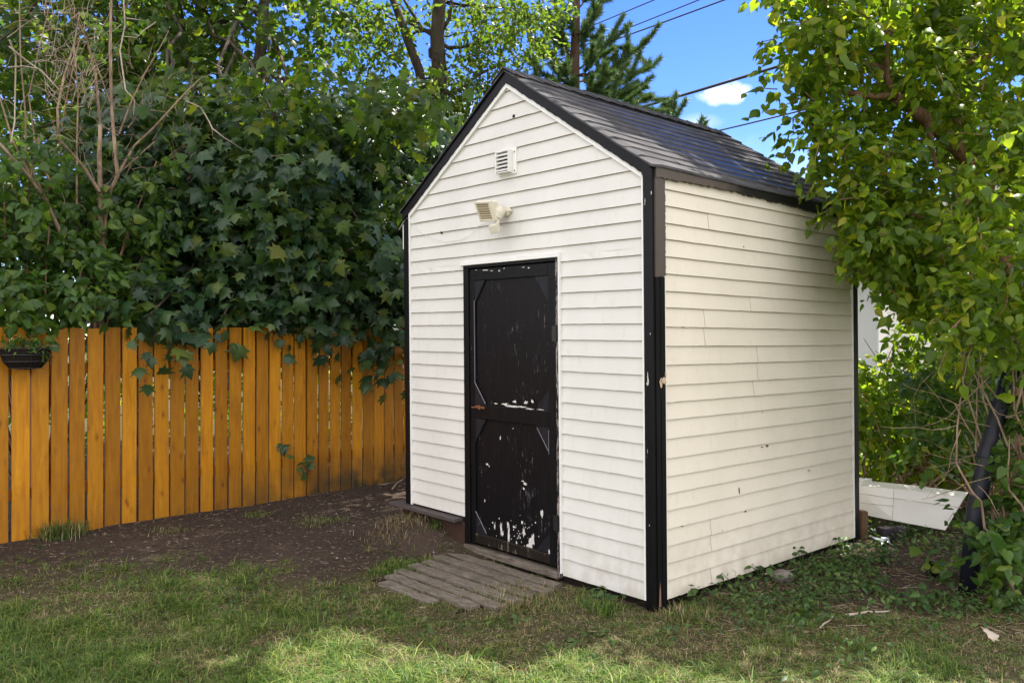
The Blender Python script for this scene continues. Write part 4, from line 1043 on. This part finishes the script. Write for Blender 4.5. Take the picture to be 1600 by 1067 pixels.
# shrub behind the shed, right
base = np.array([P(1420, 800, 8)[0], 8.0, 0]); T = tree_thing('hedge_shrub', base, 'leafy green shrub filling the gap between shed corner and black pipe', 'shrub')
cl = []
for py in range(440, 760, 32):
    for px in range(1335, 1640, 38):
        if py < 585 and px < 1415: continue
        if r_.uniform() < (.03 if py < 670 else .35): continue
        cl.append((P(px+r_.uniform(-14, 14), py+r_.uniform(-12, 12), r_.uniform(7.2, 8.6)), (.24, .24, .2), 1))
mb = MB()
for k in range(46): cl.append((np.array([r_.uniform(3.0, 8.5), r_.uniform(9.3, 11.5), r_.uniform(.1, 1.0)]), (.45, .45, .4), 2.4))
foliage('foliage', L_HEART, cl, 20, 6, .082, MAT['leaf_light'], T, base, .24, .5, (0, -.3, 0), .5, .5)
for k in range(60):
    a = P(r_.uniform(1340, 1640), 790, r_.uniform(7.2, 8.4)); a[2] = 0; b = P(r_.uniform(1340, 1640), r_.uniform(520, 720), a[1]); limb(mb, a-base, b-base, .009, .003, 7, .16, 4)
mb.build('stem', MAT['bark_lilac'], T, smooth=True)
# tangled bush in the right foreground
base = np.array([P(1600, 800, 5.3)[0], 5.3, 0]); T = tree_thing('tangled_bush', base, 'tangled bush with bare tan twigs at the right edge in front of the black pipe', 'bush')
cl = []
for (px, py, Y, w) in ((1590, 520, 5.3, 1), (1590, 560, 5.6, .6), (1600, 600, 5.4, .8), (1605, 680, 5.2, .8), (1610, 720, 5.1, 1), (1605, 740, 5.2, .8), (1592, 770, 5.3, .9), (1595, 795, 5.1, 1), (1600, 830, 5.0, 1), (1535, 840, 4.95, .35), (1490, 830, 5.15, .45), (1500, 868, 5.5, .5), (1590, 880, 4.9, .9), (1580, 810, 5.1, .6), (1500, 560, 5.9, .6), (1530, 620, 5.8, 1.2), (1490, 640, 6.0, 1.3), (1480, 600, 6.1, 1.2), (1515, 580, 6.0, 1.1), (1500, 690, 6.0, 1.2), (1470, 660, 6.2, 1), (1530, 690, 5.9, .9), (1610, 640, 5.1, 1), (1440, 620, 6.3, 1), (1450, 700, 6.3, .9), (1590, 850, 4.95, 1), (1610, 690, 5.0, 1), (1610, 470, 5.2, 1), (1560, 460, 5.4, 1), (1520, 500, 5.7, .8), (1620, 780, 5.0, 1), (1600, 560, 5.2, .7)):
    cl.append((P(px, py, Y), (.16, .16, .13), w))
foliage('foliage', L_HEART, cl, 13, 6, .07, MAT['leaf_lilac'], T, base, .18, .6, (0, -.2, 0), .5)
mb = MB()
for k in range(62):
    Y = r_.uniform(5.0, 5.9); px, py = r_.uniform(1490, 1620), r_.uniform(520, 780); a = r_.uniform(2.2, 4.2) if r_.uniform() < .6 else r_.uniform(-.6, .8); L = r_.uniform(60, 150)
    pts = [P(px, py, Y)-base]
    x, y = px, py
    for s_ in range(6): a += r_.normal()*.28; x += math.cos(a)*L/6; y += math.sin(a)*L/6; pts.append(P(x, min(y, 900), Y+r_.normal()*.03)-base)
    mb.tube(pts, list(np.linspace(.0034, .0012, 7)), 4, cap=False)
for k in range(16):
    a = P(r_.uniform(1560, 1650), 880, r_.uniform(5.0, 5.6)); a[2] = 0; limb(mb, a-base, P(r_.uniform(1480, 1620), r_.uniform(450, 750), a[1])-base, .011, .004, 8, .15, 5)
mb.build('stem', MAT['bark_bare'], T, smooth=True)

# ------------------------------------------------------------ things behind the shed, right
pa = P(1512, 888, 5.22); pb = P(1578, 590, 6.0)
mb = MB(); pts = [P(1512, 888, 5.22), P(1524, 800, 5.24), P(1542, 710, 5.26), P(1560, 645, 5.30), P(1584, 570, 5.36)]
pts[0][2] = 0.01; mb.tube([p-pa for p in pts], [.054, .054, .052, .052, .052], 18)
t = thing('drain_pipe', tuple(pa), 'black plastic pipe leaning upright in the bush right of the shed', 'pipe'); mb.build('pipe_body', MAT['pipe'], t, smooth=True)
mb = MB(); p_ = pts[2]-pa; q_ = pts[3]-pa; d_ = nrm((q_-p_)[None])[0]; mb.tube([p_-d_*.03, p_+d_*.03], .058, 18); mb.build('coupling', MAT['pipe'], t)
# white metal trim panel
c = P(1420, 800, 6.75)
pan = thing('metal_panel', tuple(c), 'dented white metal trim panel jutting out behind the shed corner', 'panel')
def pq(px, py, Y): return P(px, py, Y)-c
mb = MB(); f1 = [pq(1330, 757, 7.0), pq(1420, 766, 6.8), pq(1505, 777, 6.6), pq(1476, 828, 6.6), pq(1400, 814, 6.8), pq(1330, 800, 7.0)]
bk_ = np.array([.10, .12, .0]); top = [p+bk_+np.array([0, 0, .02]) for p in f1[:3]]
fl = f1; i = len(mb.v)
mb.quad([f1[0], f1[5], f1[4], f1[1]]); mb.quad([f1[1], f1[4], f1[3], f1[2]])
mb.quad([f1[0], f1[1], top[1], top[0]], 0); mb.quad([f1[1], f1[2], top[2], top[1]], 0)
mb.quad([f1[3], f1[2], top[2]], 0)
o = mb.build('panel_face', MAT['metaltrim'], pan); so = o.modifiers.new('thick', 'SOLIDIFY'); so.thickness = .004
mb = MB()
for (a, b) in (((1395, 764), (1392, 812)), ((1395, 790), (1338, 784)), ((1340, 770), (1500, 792)), ):
    pa_, pb_ = pq(*a, 6.78 if a[0] > 1350 else 6.97), pq(*b, 6.78 if b[0] > 1350 else 6.97)
    if a == (1340, 770): pb_ = pq(1500, 792, 6.595); pa_ = pq(1340, 770, 6.96)
    mb.tube([pa_+np.array([0, -.022, 0]), pb_+np.array([0, -.022, 0])], .0025, 5)
mb.build('seam', MAT['metaledge'], pan)
mb = MB(); mb.tube([pq(1480, 815, 6.57), pq(1490, 800, 6.57)], .004, 5); mb.build('rivet', MAT['metaledge'], pan)
c = P(1352, 752, 7.3); pn2 = thing('trim_offcut', tuple(c), 'short white trim offcut above the metal panel beside the shed corner', 'trim')
mb = MB(); mb.box(-.12, .04, -.03, .03, -.025, .03, jit=.008); mb.build('offcut_body', MAT['metaltrim'], pn2, bevel=.004)
# dark brick and stump under it
c = P(1395, 842, 6.6); c[2] = 0; o = MB(); o.box(-.12, .10, -.05, .05, 0, .10, jit=.006)
t = o.build('concrete_block', plain('sooty_block', (.035, .03, .035), .9, .1, .4), bevel=.008); t.location = c; t.rotation_euler = (0, 0, .3); tag(t, 'sooty dark block under the white metal panel', 'block')
c = P(1349, 835, 6.65); c[2] = 0; o = MB(); o.box(-.028, .028, -.03, .03, -.02, .22, jit=.006)
t = o.build('wooden_stake', plain('stake_wood', (.12, .075, .045), .9, .1, .4, 20), bevel=.005); t.location = c; tag(t, 'short brown wooden stake standing by the far shed corner', 'stake')
# small black pot
c = P(1455, 905, 5.6); c[2] = .005
t = thing('plant_pot', tuple(c), 'small black plastic pot lying in the weeds right of the shed', 'pot'); t.rotation_euler = (R(14), R(6), 0)
mb = MB(); n = 20
prof = [(.036, 0), (.046, .07), (.051, .071), (.051, .084), (.047, .084), (.034, .006)]
for k in range(len(prof)-1):
    for q in range(n):
        a0, a1 = 2*math.pi*q/n, 2*math.pi*(q+1)/n; (r0, z0), (r1, z1) = prof[k], prof[k+1]
        mb.quad([(r0*math.cos(a0), r0*math.sin(a0), z0), (r0*math.cos(a1), r0*math.sin(a1), z0), (r1*math.cos(a1), r1*math.sin(a1), z1), (r1*math.cos(a0), r1*math.sin(a0), z1)])
mb.quad([(.036*math.cos(6.283*k/n), .036*math.sin(6.283*k/n), .001) for k in range(n)])
mb.build('pot_body', MAT['pot'], t)
# pale plastic scrap
c = P(1377, 845, 6.35); c[2] = .03; mb = MB(); gg = [[(x*.05+random.uniform(-.01, .01), y*.035+random.uniform(-.01, .01), random.uniform(0, .035)) for x in range(4)] for y in range(4)]
for y in range(3):
    for x in range(3): mb.quad([gg[y][x], gg[y][x+1], gg[y+1][x+1], gg[y+1][x]])
o = mb.build('plastic_scrap', MAT['plastic']); o.location = c; o.rotation_euler = (.3, .2, .5); tag(o, 'crumpled pale blue plastic scrap on the litter by the far corner', 'litter')
# dry leaf, sticks and stones
def stick(px, py, px2, py2, r, lab, mat='bark_bare', name='stick'):
    g = lambda a, b: P(a, b, CAMZ*F/(b-HOR)*.995)
    a = g(px, py); b = g(px2, py2); a[2] = gz(a[0], a[1])+.018; b[2] = gz(b[0], b[1])+.028; c_ = (a+b)/2
    mb = MB(); mb.tube([p-c_ for p in wander(a, b, 6, .04)], list(np.linspace(r, r*.5, 7)), 6); o = mb.build(name, MAT[mat], smooth=True); o.location = c_; return tag(o, lab, 'stick')
stick(613, 765, 630, 752, .011, 'pinkish broken stick on the soil beside the left shed corner')
stick(628, 842, 660, 832, .006, 'thin pale stick in dry grass below the shed ledge', 'bark_dead')
stick(1190, 898, 1252, 888, .007, 'pale stick lying in the weeds near the right wall base', 'bark_dead')
stick(1322, 966, 1390, 958, .009, 'thick grey stick on the litter toward the lower right', 'bark_dead')
stick(1282, 985, 1302, 970, .006, 'short dry twig lying left of the thick grey stick', 'bark_dead')
stick(1285, 930, 1262, 912, .006, 'small bent twig below the middle of the right wall', 'bark_bare')
stick(1555, 872, 1610, 815, .010, 'long bare branch lying at the right edge under the bush', 'bark_dead')
c = P(1542, 1001, 1)*1.0; g = CAMZ*F/(1001-HOR); c = P(1542, 1001, g); mb = MB(); v_, i_ = place_leaves(L_MAPLE, np.array([[0, 0, .03]]), np.array([[.2, -.5, .8]]), np.array([[1., .2, 0]]), np.array([.085]))
mb.v = [tuple(x) for x in v_]; mb.f = [tuple(i_[k:k+3]) for k in range(0, len(i_), 3)]; mb.mi = [0]*len(mb.f)
o = mb.build('dry_leaf', plain('dry_leaf_tan', (.42, .36, .29), .8, .2, .15)); o.location = (c[0], c[1], .01); so = o.modifiers.new('thick', 'SOLIDIFY'); so.thickness = .001; tag(o, 'curled pale tan dead leaf on the ground at lower right', 'leaf')
g = CAMZ*F/(911-HOR); c = P(1222, 905, 5.5); o = MB(); bm = bmesh.new(); bmesh.ops.create_icosphere(bm, subdivisions=3, radius=.07)
for v in bm.verts: v.co *= 1+.18*math.sin(v.co.x*60+v.co.y*40)+.08*math.sin(v.co.z*90); v.co.z *= .55
me = bpy.data.meshes.new('stone'); bm.to_mesh(me); me.materials.append(MAT['pebble']); o = bpy.data.objects.new('stone', me); C.objects.link(o); o.location = (c[0], c[1], .03); tag(o, 'flat grey stone in the weeds at the foot of the right wall', 'stone')

# ------------------------------------------------------------ plants on the ground
fmask = lambda x, y: ((x-P0[0])*U[0]+(y-P0[1])*U[1], (x-P0[0])*V[0]+(y-P0[1])*V[1])
def blades(x, y, h, dry, wid, name, mat, lean=.55, parent=None, off=(0, 0, 0)):
    n = len(x); a = rng.uniform(0, 6.283, n); ld = np.stack([np.cos(a), np.sin(a), np.zeros(n)], 1); sdv = np.stack([-np.sin(a), np.cos(a), np.zeros(n)], 1)
    b = np.stack([x, y, gz(x, y)-.005], 1); le = rng.uniform(.1, 1, n)[:, None]*lean*2
    h = h[:, None]; wid = wid[:, None]
    upv = np.array([0, 0, 1.])
    p1 = b+upv*h*.55/(1+le*.3)+ld*h*le*.25; p2 = b+upv*h*.9/(1+le*.9)+ld*h*le*.75
    v = np.stack([b-sdv*wid, b+sdv*wid, p1-sdv*wid*.8, p1+sdv*wid*.8, p2], 1).reshape(-1, 3)
    f = (np.arange(n)[:, None]*5+np.array([0, 1, 3, 0, 3, 2, 2, 3, 4])[None]).ravel()
    return np_mesh(name, v, 3, f, mat, parent, off, ('dry', np.repeat(dry, 5)))
N = 760000
x = rng.uniform(-4.6, 4.2, N); y = 3.3+(7.6-3.3)*rng.uniform(0, 1, N)**1.25
vis = np.abs(x) < y*.66+.3
x, y = x[vis], y[vis]
g = green(x, y); a_, b_ = fmask(x, y)
step = (a_ > .55) & (a_ < 1.78) & (b_ > -.95) & (b_ < 0)
inplank = step & np.zeros_like(step)
for (bb, a0, a1) in rows: inplank |= (a_ > a0) & (a_ < a1) & (np.abs(b_-bb) < .046)
g = np.where(inplank, 0, np.where(step, .30+.3*(b_ < -.5), g))
g = np.where((a_ > -.02) & (a_ < 2.5) & (b_ > -.01) & (b_ < 2.52), 0, g)
lush = np.clip(.45+.9*fb(x, y, 1.3, 21)+.35*fb(x, y, 6, 22), 0, 1.0)
g = np.maximum(g, .55*(fb(x, y, 3.3, 61) > .62)*(fb(x, y, 11, 62) > .05)*(y < 7.4)*(~((a_ > -.02) & (a_ < 2.5) & (b_ > -.01) & (b_ < 2.52)))*(~inplank))
keep = rng.uniform(0, 1, len(x)) < (g*.95+.012)*(.55+.45*lush)
x, y, lush, g = x[keep], y[keep], lush[keep], g[keep]; n = len(x); print('blades', n)
tuft = np.clip(.5+fb(x, y, 16, 25), 0.1, 1.4)
# about half of the blades are gathered into clumps
nc = 5200; pick = rng.integers(0, n, nc); cx_, cy_ = x[pick], y[pick]; sel = rng.uniform(0, 1, n) < .5; ci = rng.integers(0, nc, n)
near_ = np.where(sel)[0]; x[near_] = cx_[ci[near_]]+rng.normal(size=len(near_))*.017; y[near_] = cy_[ci[near_]]+rng.normal(size=len(near_))*.017
lush[near_] = lush[pick[ci[near_]]]; ch = np.clip(rng.normal(1.0, .45, nc), .3, 2.2)
a_, b_ = fmask(x, y); okk = ~((a_ > -.02) & (a_ < 2.5) & (b_ > -.01) & (b_ < 2.52))
for (bb, a0, a1) in rows: okk &= ~((a_ > a0) & (a_ < a1) & (np.abs(b_-bb) < .046) & (rng.uniform(0, 1, n) > .12))
pdry = np.clip(.78-.62*lush-.12*(g > .8)+.25*fb(x, y, 5, 55), .08, .97)
cdry = rng.uniform(-.25, .25, nc)
dry = (rng.uniform(0, 1, n) < pdry+np.where(sel, cdry[ci], 0)).astype(float)
h = (.026+.066*lush*tuft)*rng.uniform(.4, 1.6, n)*(.5+.5*g)*np.where(sel, ch[ci], .8); h = np.where(dry > 0, h*.75+.010, h)
x, y, h, dry = x[okk], y[okk], h[okk], dry[okk]; n = len(x)
grass = blades(x, y, h, dry, np.where(dry > 0, .0013, .0021)*rng.uniform(.7, 1.3, n), 'lawn_grass', MAT['grass'], 1.4)
tag(grass, 'short patchy green and straw coloured lawn grass before the shed', 'grass', kind='stuff')
# tall tufts as things
def tuftobj(cx, cy, r, n, h, dryp, label, name='grass_tuft', lean=.6):
    x = cx+rng.normal(size=n)*r; y = cy+rng.normal(size=n)*r
    o = blades(x, y, rng.uniform(.5, 1.2, n)*h, (rng.uniform(0, 1, n) < dryp).astype(float), np.full(n, .0024), name, MAT['grass'], lean, None, (cx, cy, 0))
    o.location = (cx, cy, 0); tag(o, label, 'grass tuft'); return o
def gp(px, py): q = P(px, py, CAMZ*F/(py-HOR)); return q[0], q[1]
for (px, py, r, n, h, d, lab) in ((95, 838, .085, 420, .19, .35, 'tall dark grass tuft at the foot of the fence near the basket'), (500, 815, .11, 260, .06, .45, 'low loose grass tuft on bare soil between fence and shed'), (400, 805, .06, 160, .06, .3, 'small grass tuft on soil below the maple seedlings'),
        (628, 885, .075, 420, .075, .05, 'bright green grass clump at the left end of the plank step'), (684, 852, .030, 120, .085, .0, 'small bright grass tuft below the ledge beside the door'), (655, 838, .16, 900, .085, .93, 'matted straw coloured grass under the shed ledge'), (626, 815, .035, 60, .05, .0, 'tiny fresh green tuft beneath the left end of the ledge'),
        (945, 955, .06, 200, .11, .1, 'weedy grass clump below the siding left of the corner post'), (1070, 960, .08, 200, .10, .55, 'dry grass clump at the foot of the near corner post'), (820, 935, .13, 700, .085, .7, 'pale dry grass covering the front end of the plank step'), (262, 830, .09, 160, .05, .6, 'thin dry tuft on the bare soil by the fence')):
    cx, cy = gp(px, py); tuftobj(cx, cy, r, int(n*1.5), h, d, lab)
# ground cover weeds on the right
n = 5200; x = rng.uniform(.8, 4.3, n); y = rng.uniform(4.1, 7.4, n); a_, b_ = fmask(x, y)
ok = (np.clip((x-1.0+.3*fb(x, y, 3, 12))/.5, 0, 1)*np.clip((y-4.35)/.5, 0, 1)*np.clip(.5+1.2*fb(x, y, 3.5, 33), .05, 1) > rng.uniform(0, 1, n)*1.0) & ~((a_ > -.14+.12*(rng.uniform(0, 1, n) < .12)) & (b_ > -.05) & (b_ < 2.6) & (a_ < 2.5))
x, y = x[ok], y[ok]
xl = rng.uniform(-4, 3, 1500); yl = rng.uniform(3.7, 6.6, 1500); kl = (fb(xl, yl, 2.6, 71) > .25) & (green(xl, yl) > .3); al, bl = fmask(xl, yl); kl &= ~((al > .5) & (al < 1.8) & (bl > -1) & (bl < 0)) & ~((al > -.1) & (bl > -.1)); xl, yl = xl[kl], yl[kl]; x = np.concatenate([x, xl]); y = np.concatenate([y, yl])
pos = []; ow = []
for xx, yy in zip(x, y):
    k = rng.integers(3, 8); hh = rng.uniform(.02, .10) if xx > .9 else rng.uniform(.008, .03); d = rng.normal(size=(k, 3))*np.array([.035, .035, .0])
    pos.append(np.array([xx, yy, gz(xx, yy)+hh])+d+np.stack([np.zeros(k), np.zeros(k), rng.uniform(-.02, .02, k)], 1)); ow.append(d)
pos = np.concatenate(pos); ow = nrm(np.concatenate(ow)); m_ = len(pos)
v, idx = place_leaves(L_OVAL, pos, ow*.3+np.array([0, 0, 1])+rng.normal(size=(m_, 3))*.35, ow+rng.normal(size=(m_, 3))*.3, rng.uniform(.016, .048, m_))
tag(np_mesh('ground_weeds', v, 3, idx, MAT['weed']), 'low leafy weeds creeping over the litter and through the lawn', 'weeds', kind='stuff')
# litter: dry stalks and bits
n = 30000; x = rng.uniform(-4.5, 4.3, n); y = rng.uniform(4.2, 8.6, n)
right = (x > 1.0) & (y > 4.5); keep = (right | (rng.uniform(0, 1, n) < .5)); a_, b_ = fmask(x, y); keep &= ~((a_ > -.03) & (a_ < 2.5) & (b_ > -.02) & (b_ < 2.55))
x, y = x[keep], y[keep]; n = len(x); a = rng.uniform(0, 6.283, n); L = rng.uniform(.012, .11, n)*rng.uniform(.3, 1, n); L = np.where(x < 1, L*.5, L)
d = np.stack([np.cos(a), np.sin(a), rng.uniform(-.12, .22, n)], 1); s_ = np.stack([-np.sin(a), np.cos(a), np.zeros(n)], 1)*rng.uniform(.0008, .0024, n)[:, None]
b = np.stack([x, y, gz(x, y)+.006], 1); e = b+d*L[:, None]; u_ = np.array([0, 0, .002])
v = np.stack([b-s_, b+s_, e+s_*.5, e-s_*.5, b+u_, e+u_], 1).reshape(-1, 3)
f = (np.arange(n)[:, None]*6+np.array([0, 4, 5, 3, 4, 1, 2, 5, 0, 3, 2, 1])[None]).ravel()
MLit = Mat('litter_bits', .9, .1); MLit.base(MLit.ramp(MLit.island(), [(0, (.05, .033, .022)), (.5, (.16, .11, .07)), (1, (.42, .34, .25))]))
tag(np_mesh('dry_litter', v, 4, f, MLit.m), 'dry stalks and twigs scattered over the soil', 'litter', kind='stuff')
# pebbles and clods
n = 9000; x = rng.uniform(-4.5, 4.3, n); y = rng.uniform(4.4, 9.0, n); gg_ = green(x, y); a_, b_ = fmask(x, y)
keep = (rng.uniform(0, 1, n) > gg_) & ~((a_ > -.03) & (a_ < 2.5) & (b_ > -.02) & (b_ < 2.55)); x, y = x[keep], y[keep]; n = len(x)
oct_ = np.array([(1, 0, 0), (0, 1, 0), (-1, 0, 0), (0, -1, 0), (0, 0, .7), (0, 0, -.5)]); of = np.array([0, 1, 4, 1, 2, 4, 2, 3, 4, 3, 0, 4])
r = (.0025+.010*rng.uniform(0, 1, n)**4)[:, None, None]; v = oct_[None]*r*rng.uniform(.7, 1.3, (n, 6, 1))+np.stack([x, y, gz(x, y)+.002], 1)[:, None]
MP = Mat('pebble_bits', .9, .1); MP.base(MP.ramp(MP.island(), [(0, (.03, .02, .016)), (.6, (.09, .07, .06)), (.9, (.22, .19, .17)), (1, (.5, .47, .42))]))
tag(np_mesh('gravel', v.reshape(-1, 3), 3, (np.arange(n)[:, None]*6+of[None]).ravel(), MP.m), 'small stones and clods on the bare soil', 'gravel', kind='stuff')
# maple seedlings poking through the fence
for (px, py, n, lab) in ((443, 697, 5, 'small maple sprig poking between the fence boards'), (478, 728, 8, 'larger low maple seedling at the fence foot right of the sprig')):
    c = fpt(px, py, .05); t = thing('maple_seedling', tuple(c), lab, 'seedling')
    pos = c+rng.normal(size=(n, 3))*np.array([.05, .02, .035]); v, idx = place_leaves(L_MAPLE, pos, np.array([[.2, -.8, .6]])+rng.normal(size=(n, 3))*.3, rng.normal(size=(n, 3))*.7+np.array([0, 0, -.3]), rng.uniform(.07, .11, n))
    np_mesh('foliage', v, 3, idx, MAT['leaf_maple'], t, c); mb = MB()
    for p in pos: mb.tube([(0, .05, -.08), tuple((p-c)*.5), tuple(p-c)], [.003, .002, .0015], 4)
    mb.build('stem', MAT['bark_lilac'], t)
# broad-leaved weeds
for (px, py, sz, n, lab) in ((45, 1022, .06, 7, 'broad leaved weed in the lawn at lower left'), (945, 948, .05, 14, 'upright weed under the siding left of the corner post'), (1090, 940, .05, 12, 'leafy weed against the right wall close to the corner'), (1190, 905, .055, 12, 'broad weed growing under the right wall edge'), (1255, 880, .05, 12, 'weed growing beneath the middle of the right wall'), (1320, 858, .05, 14, 'weed clump by the far end of the right wall'),
        (1375, 880, .055, 18, 'leafy weed clump in front of the sooty block'), (1440, 950, .055, 20, 'leafy weed patch on the litter below the black pot'), (728, 850, .035, 8, 'small green weed between ledge and door frame'), (675, 1045, .05, 6, 'low plantain weed in the lawn at the bottom edge'), (1150, 920, .05, 12, 'young weed on the litter between wall and lawn'), (1360, 925, .05, 14, 'green weed in the litter left of the black pot')):
    cx, cy = gp(px, py); t = thing('weed', (cx, cy, 0), lab, 'weed'); zt = rng.uniform(.03, .12, n) if n > 8 else rng.uniform(.015, .03, n)
    pos = np.stack([cx+rng.normal(size=n)*.05, cy+rng.normal(size=n)*.04, gz(cx, cy)+zt], 1); ow = nrm(pos-np.array([cx, cy, 0.03]))
    v, idx = place_leaves(L_HEART if n > 8 else L_OVAL, pos, ow*.3+np.array([0, -.2, 1])+rng.normal(size=(n, 3))*.3, ow+rng.normal(size=(n, 3))*.3, sz*rng.uniform(.7, 1.2, n)); np_mesh('foliage', v, 3, idx, MAT['weed'], t, (cx, cy, 0)); mb = MB()
    for p in pos: mb.tube([(0, 0, 0), tuple((p-np.array([cx, cy, 0]))*np.array([.6, .6, .7])), tuple(p-np.array([cx, cy, 0]))], [.002, .0015, .001], 4)
    mb.build('stem', MAT['weed'], t)

# ------------------------------------------------------------ power lines
for i, (x0, y0, x1, y1, Y0, Y1, r, lab) in enumerate(((1130, -45, 700, 128, 17, 30, .014, 'thin power line, highest and leftmost of the three crossing the top'), (1180, -35, 700, 150, 17, 30, .014, 'thin power line, middle of the three crossing the top'), (1230, -36, 700, 152, 17, 30, .018, 'power line, lowest and rightmost of the three crossing the top'),
        (1500, 15, 860, 208, 17, 26, .036, 'thick black overhead cable above the shed ridge'), (1500, 108, 1000, 232, 17, 26, .020, 'thin lower overhead cable right of the small cloud'))):
    a = P(x0, y0, Y0); b = P(x1, y1, Y1); mb = MB(); pts = []
    for k in range(25):
        t = k/24; p = a+(b-a)*t; p[2] -= .06*math.sin(math.pi*t)*4*.25; pts.append(p-a)
    mb.tube(pts, r, 6); o = mb.build('power_line', MAT['cable'], smooth=True); o.location = a; tag(o, lab, 'power line', 'overhead power lines')

# ------------------------------------------------------------ neighbour's house
H = thing('neighbour_house', (6.6, 15, 0), 'pale sided neighbouring house glimpsed between the shed and the shrubs', 'house', rz=R(8))
mb = MB()
mb.box(0, 8, 0, .2, -.1, 2.9); mb.box(0, .2, .2, 8, -.1, 2.9); mb.box(7.8, 8, .2, 8, -.1, 2.9); mb.box(.2, 7.8, 7.8, 8, -.1, 2.9)
for k in range(27): mb.box(-.02, 8.02, -.018, -.003, .1+k*.102, .192+k*.102)
mb.build('wall', MAT['housewall'], H)
mb = MB(); mb.prism([(-.4, 2.9), (8.4, 2.9), (8.4, 3.0), (4, 4.9), (-.4, 3.0)], 1, -.4, 8.4) ; mb.build('roof', MAT['houseroof'], H)
mb = MB(); mb.box(-.06, .10, -.06, -.021, 0, 2.9); mb.build('corner_trim', MAT['whitetrim'], H)
mb = MB(); mb.box(4.2, 5.3, -.05, -.021, 1.0, 2.2); w_ = mb.build('window', MAT['whitetrim'], H)
mb = MB(); mb.box(4.27, 5.23, -.056, -.052, 1.07, 2.13); mb.build('pane', MAT['glass'], w_)
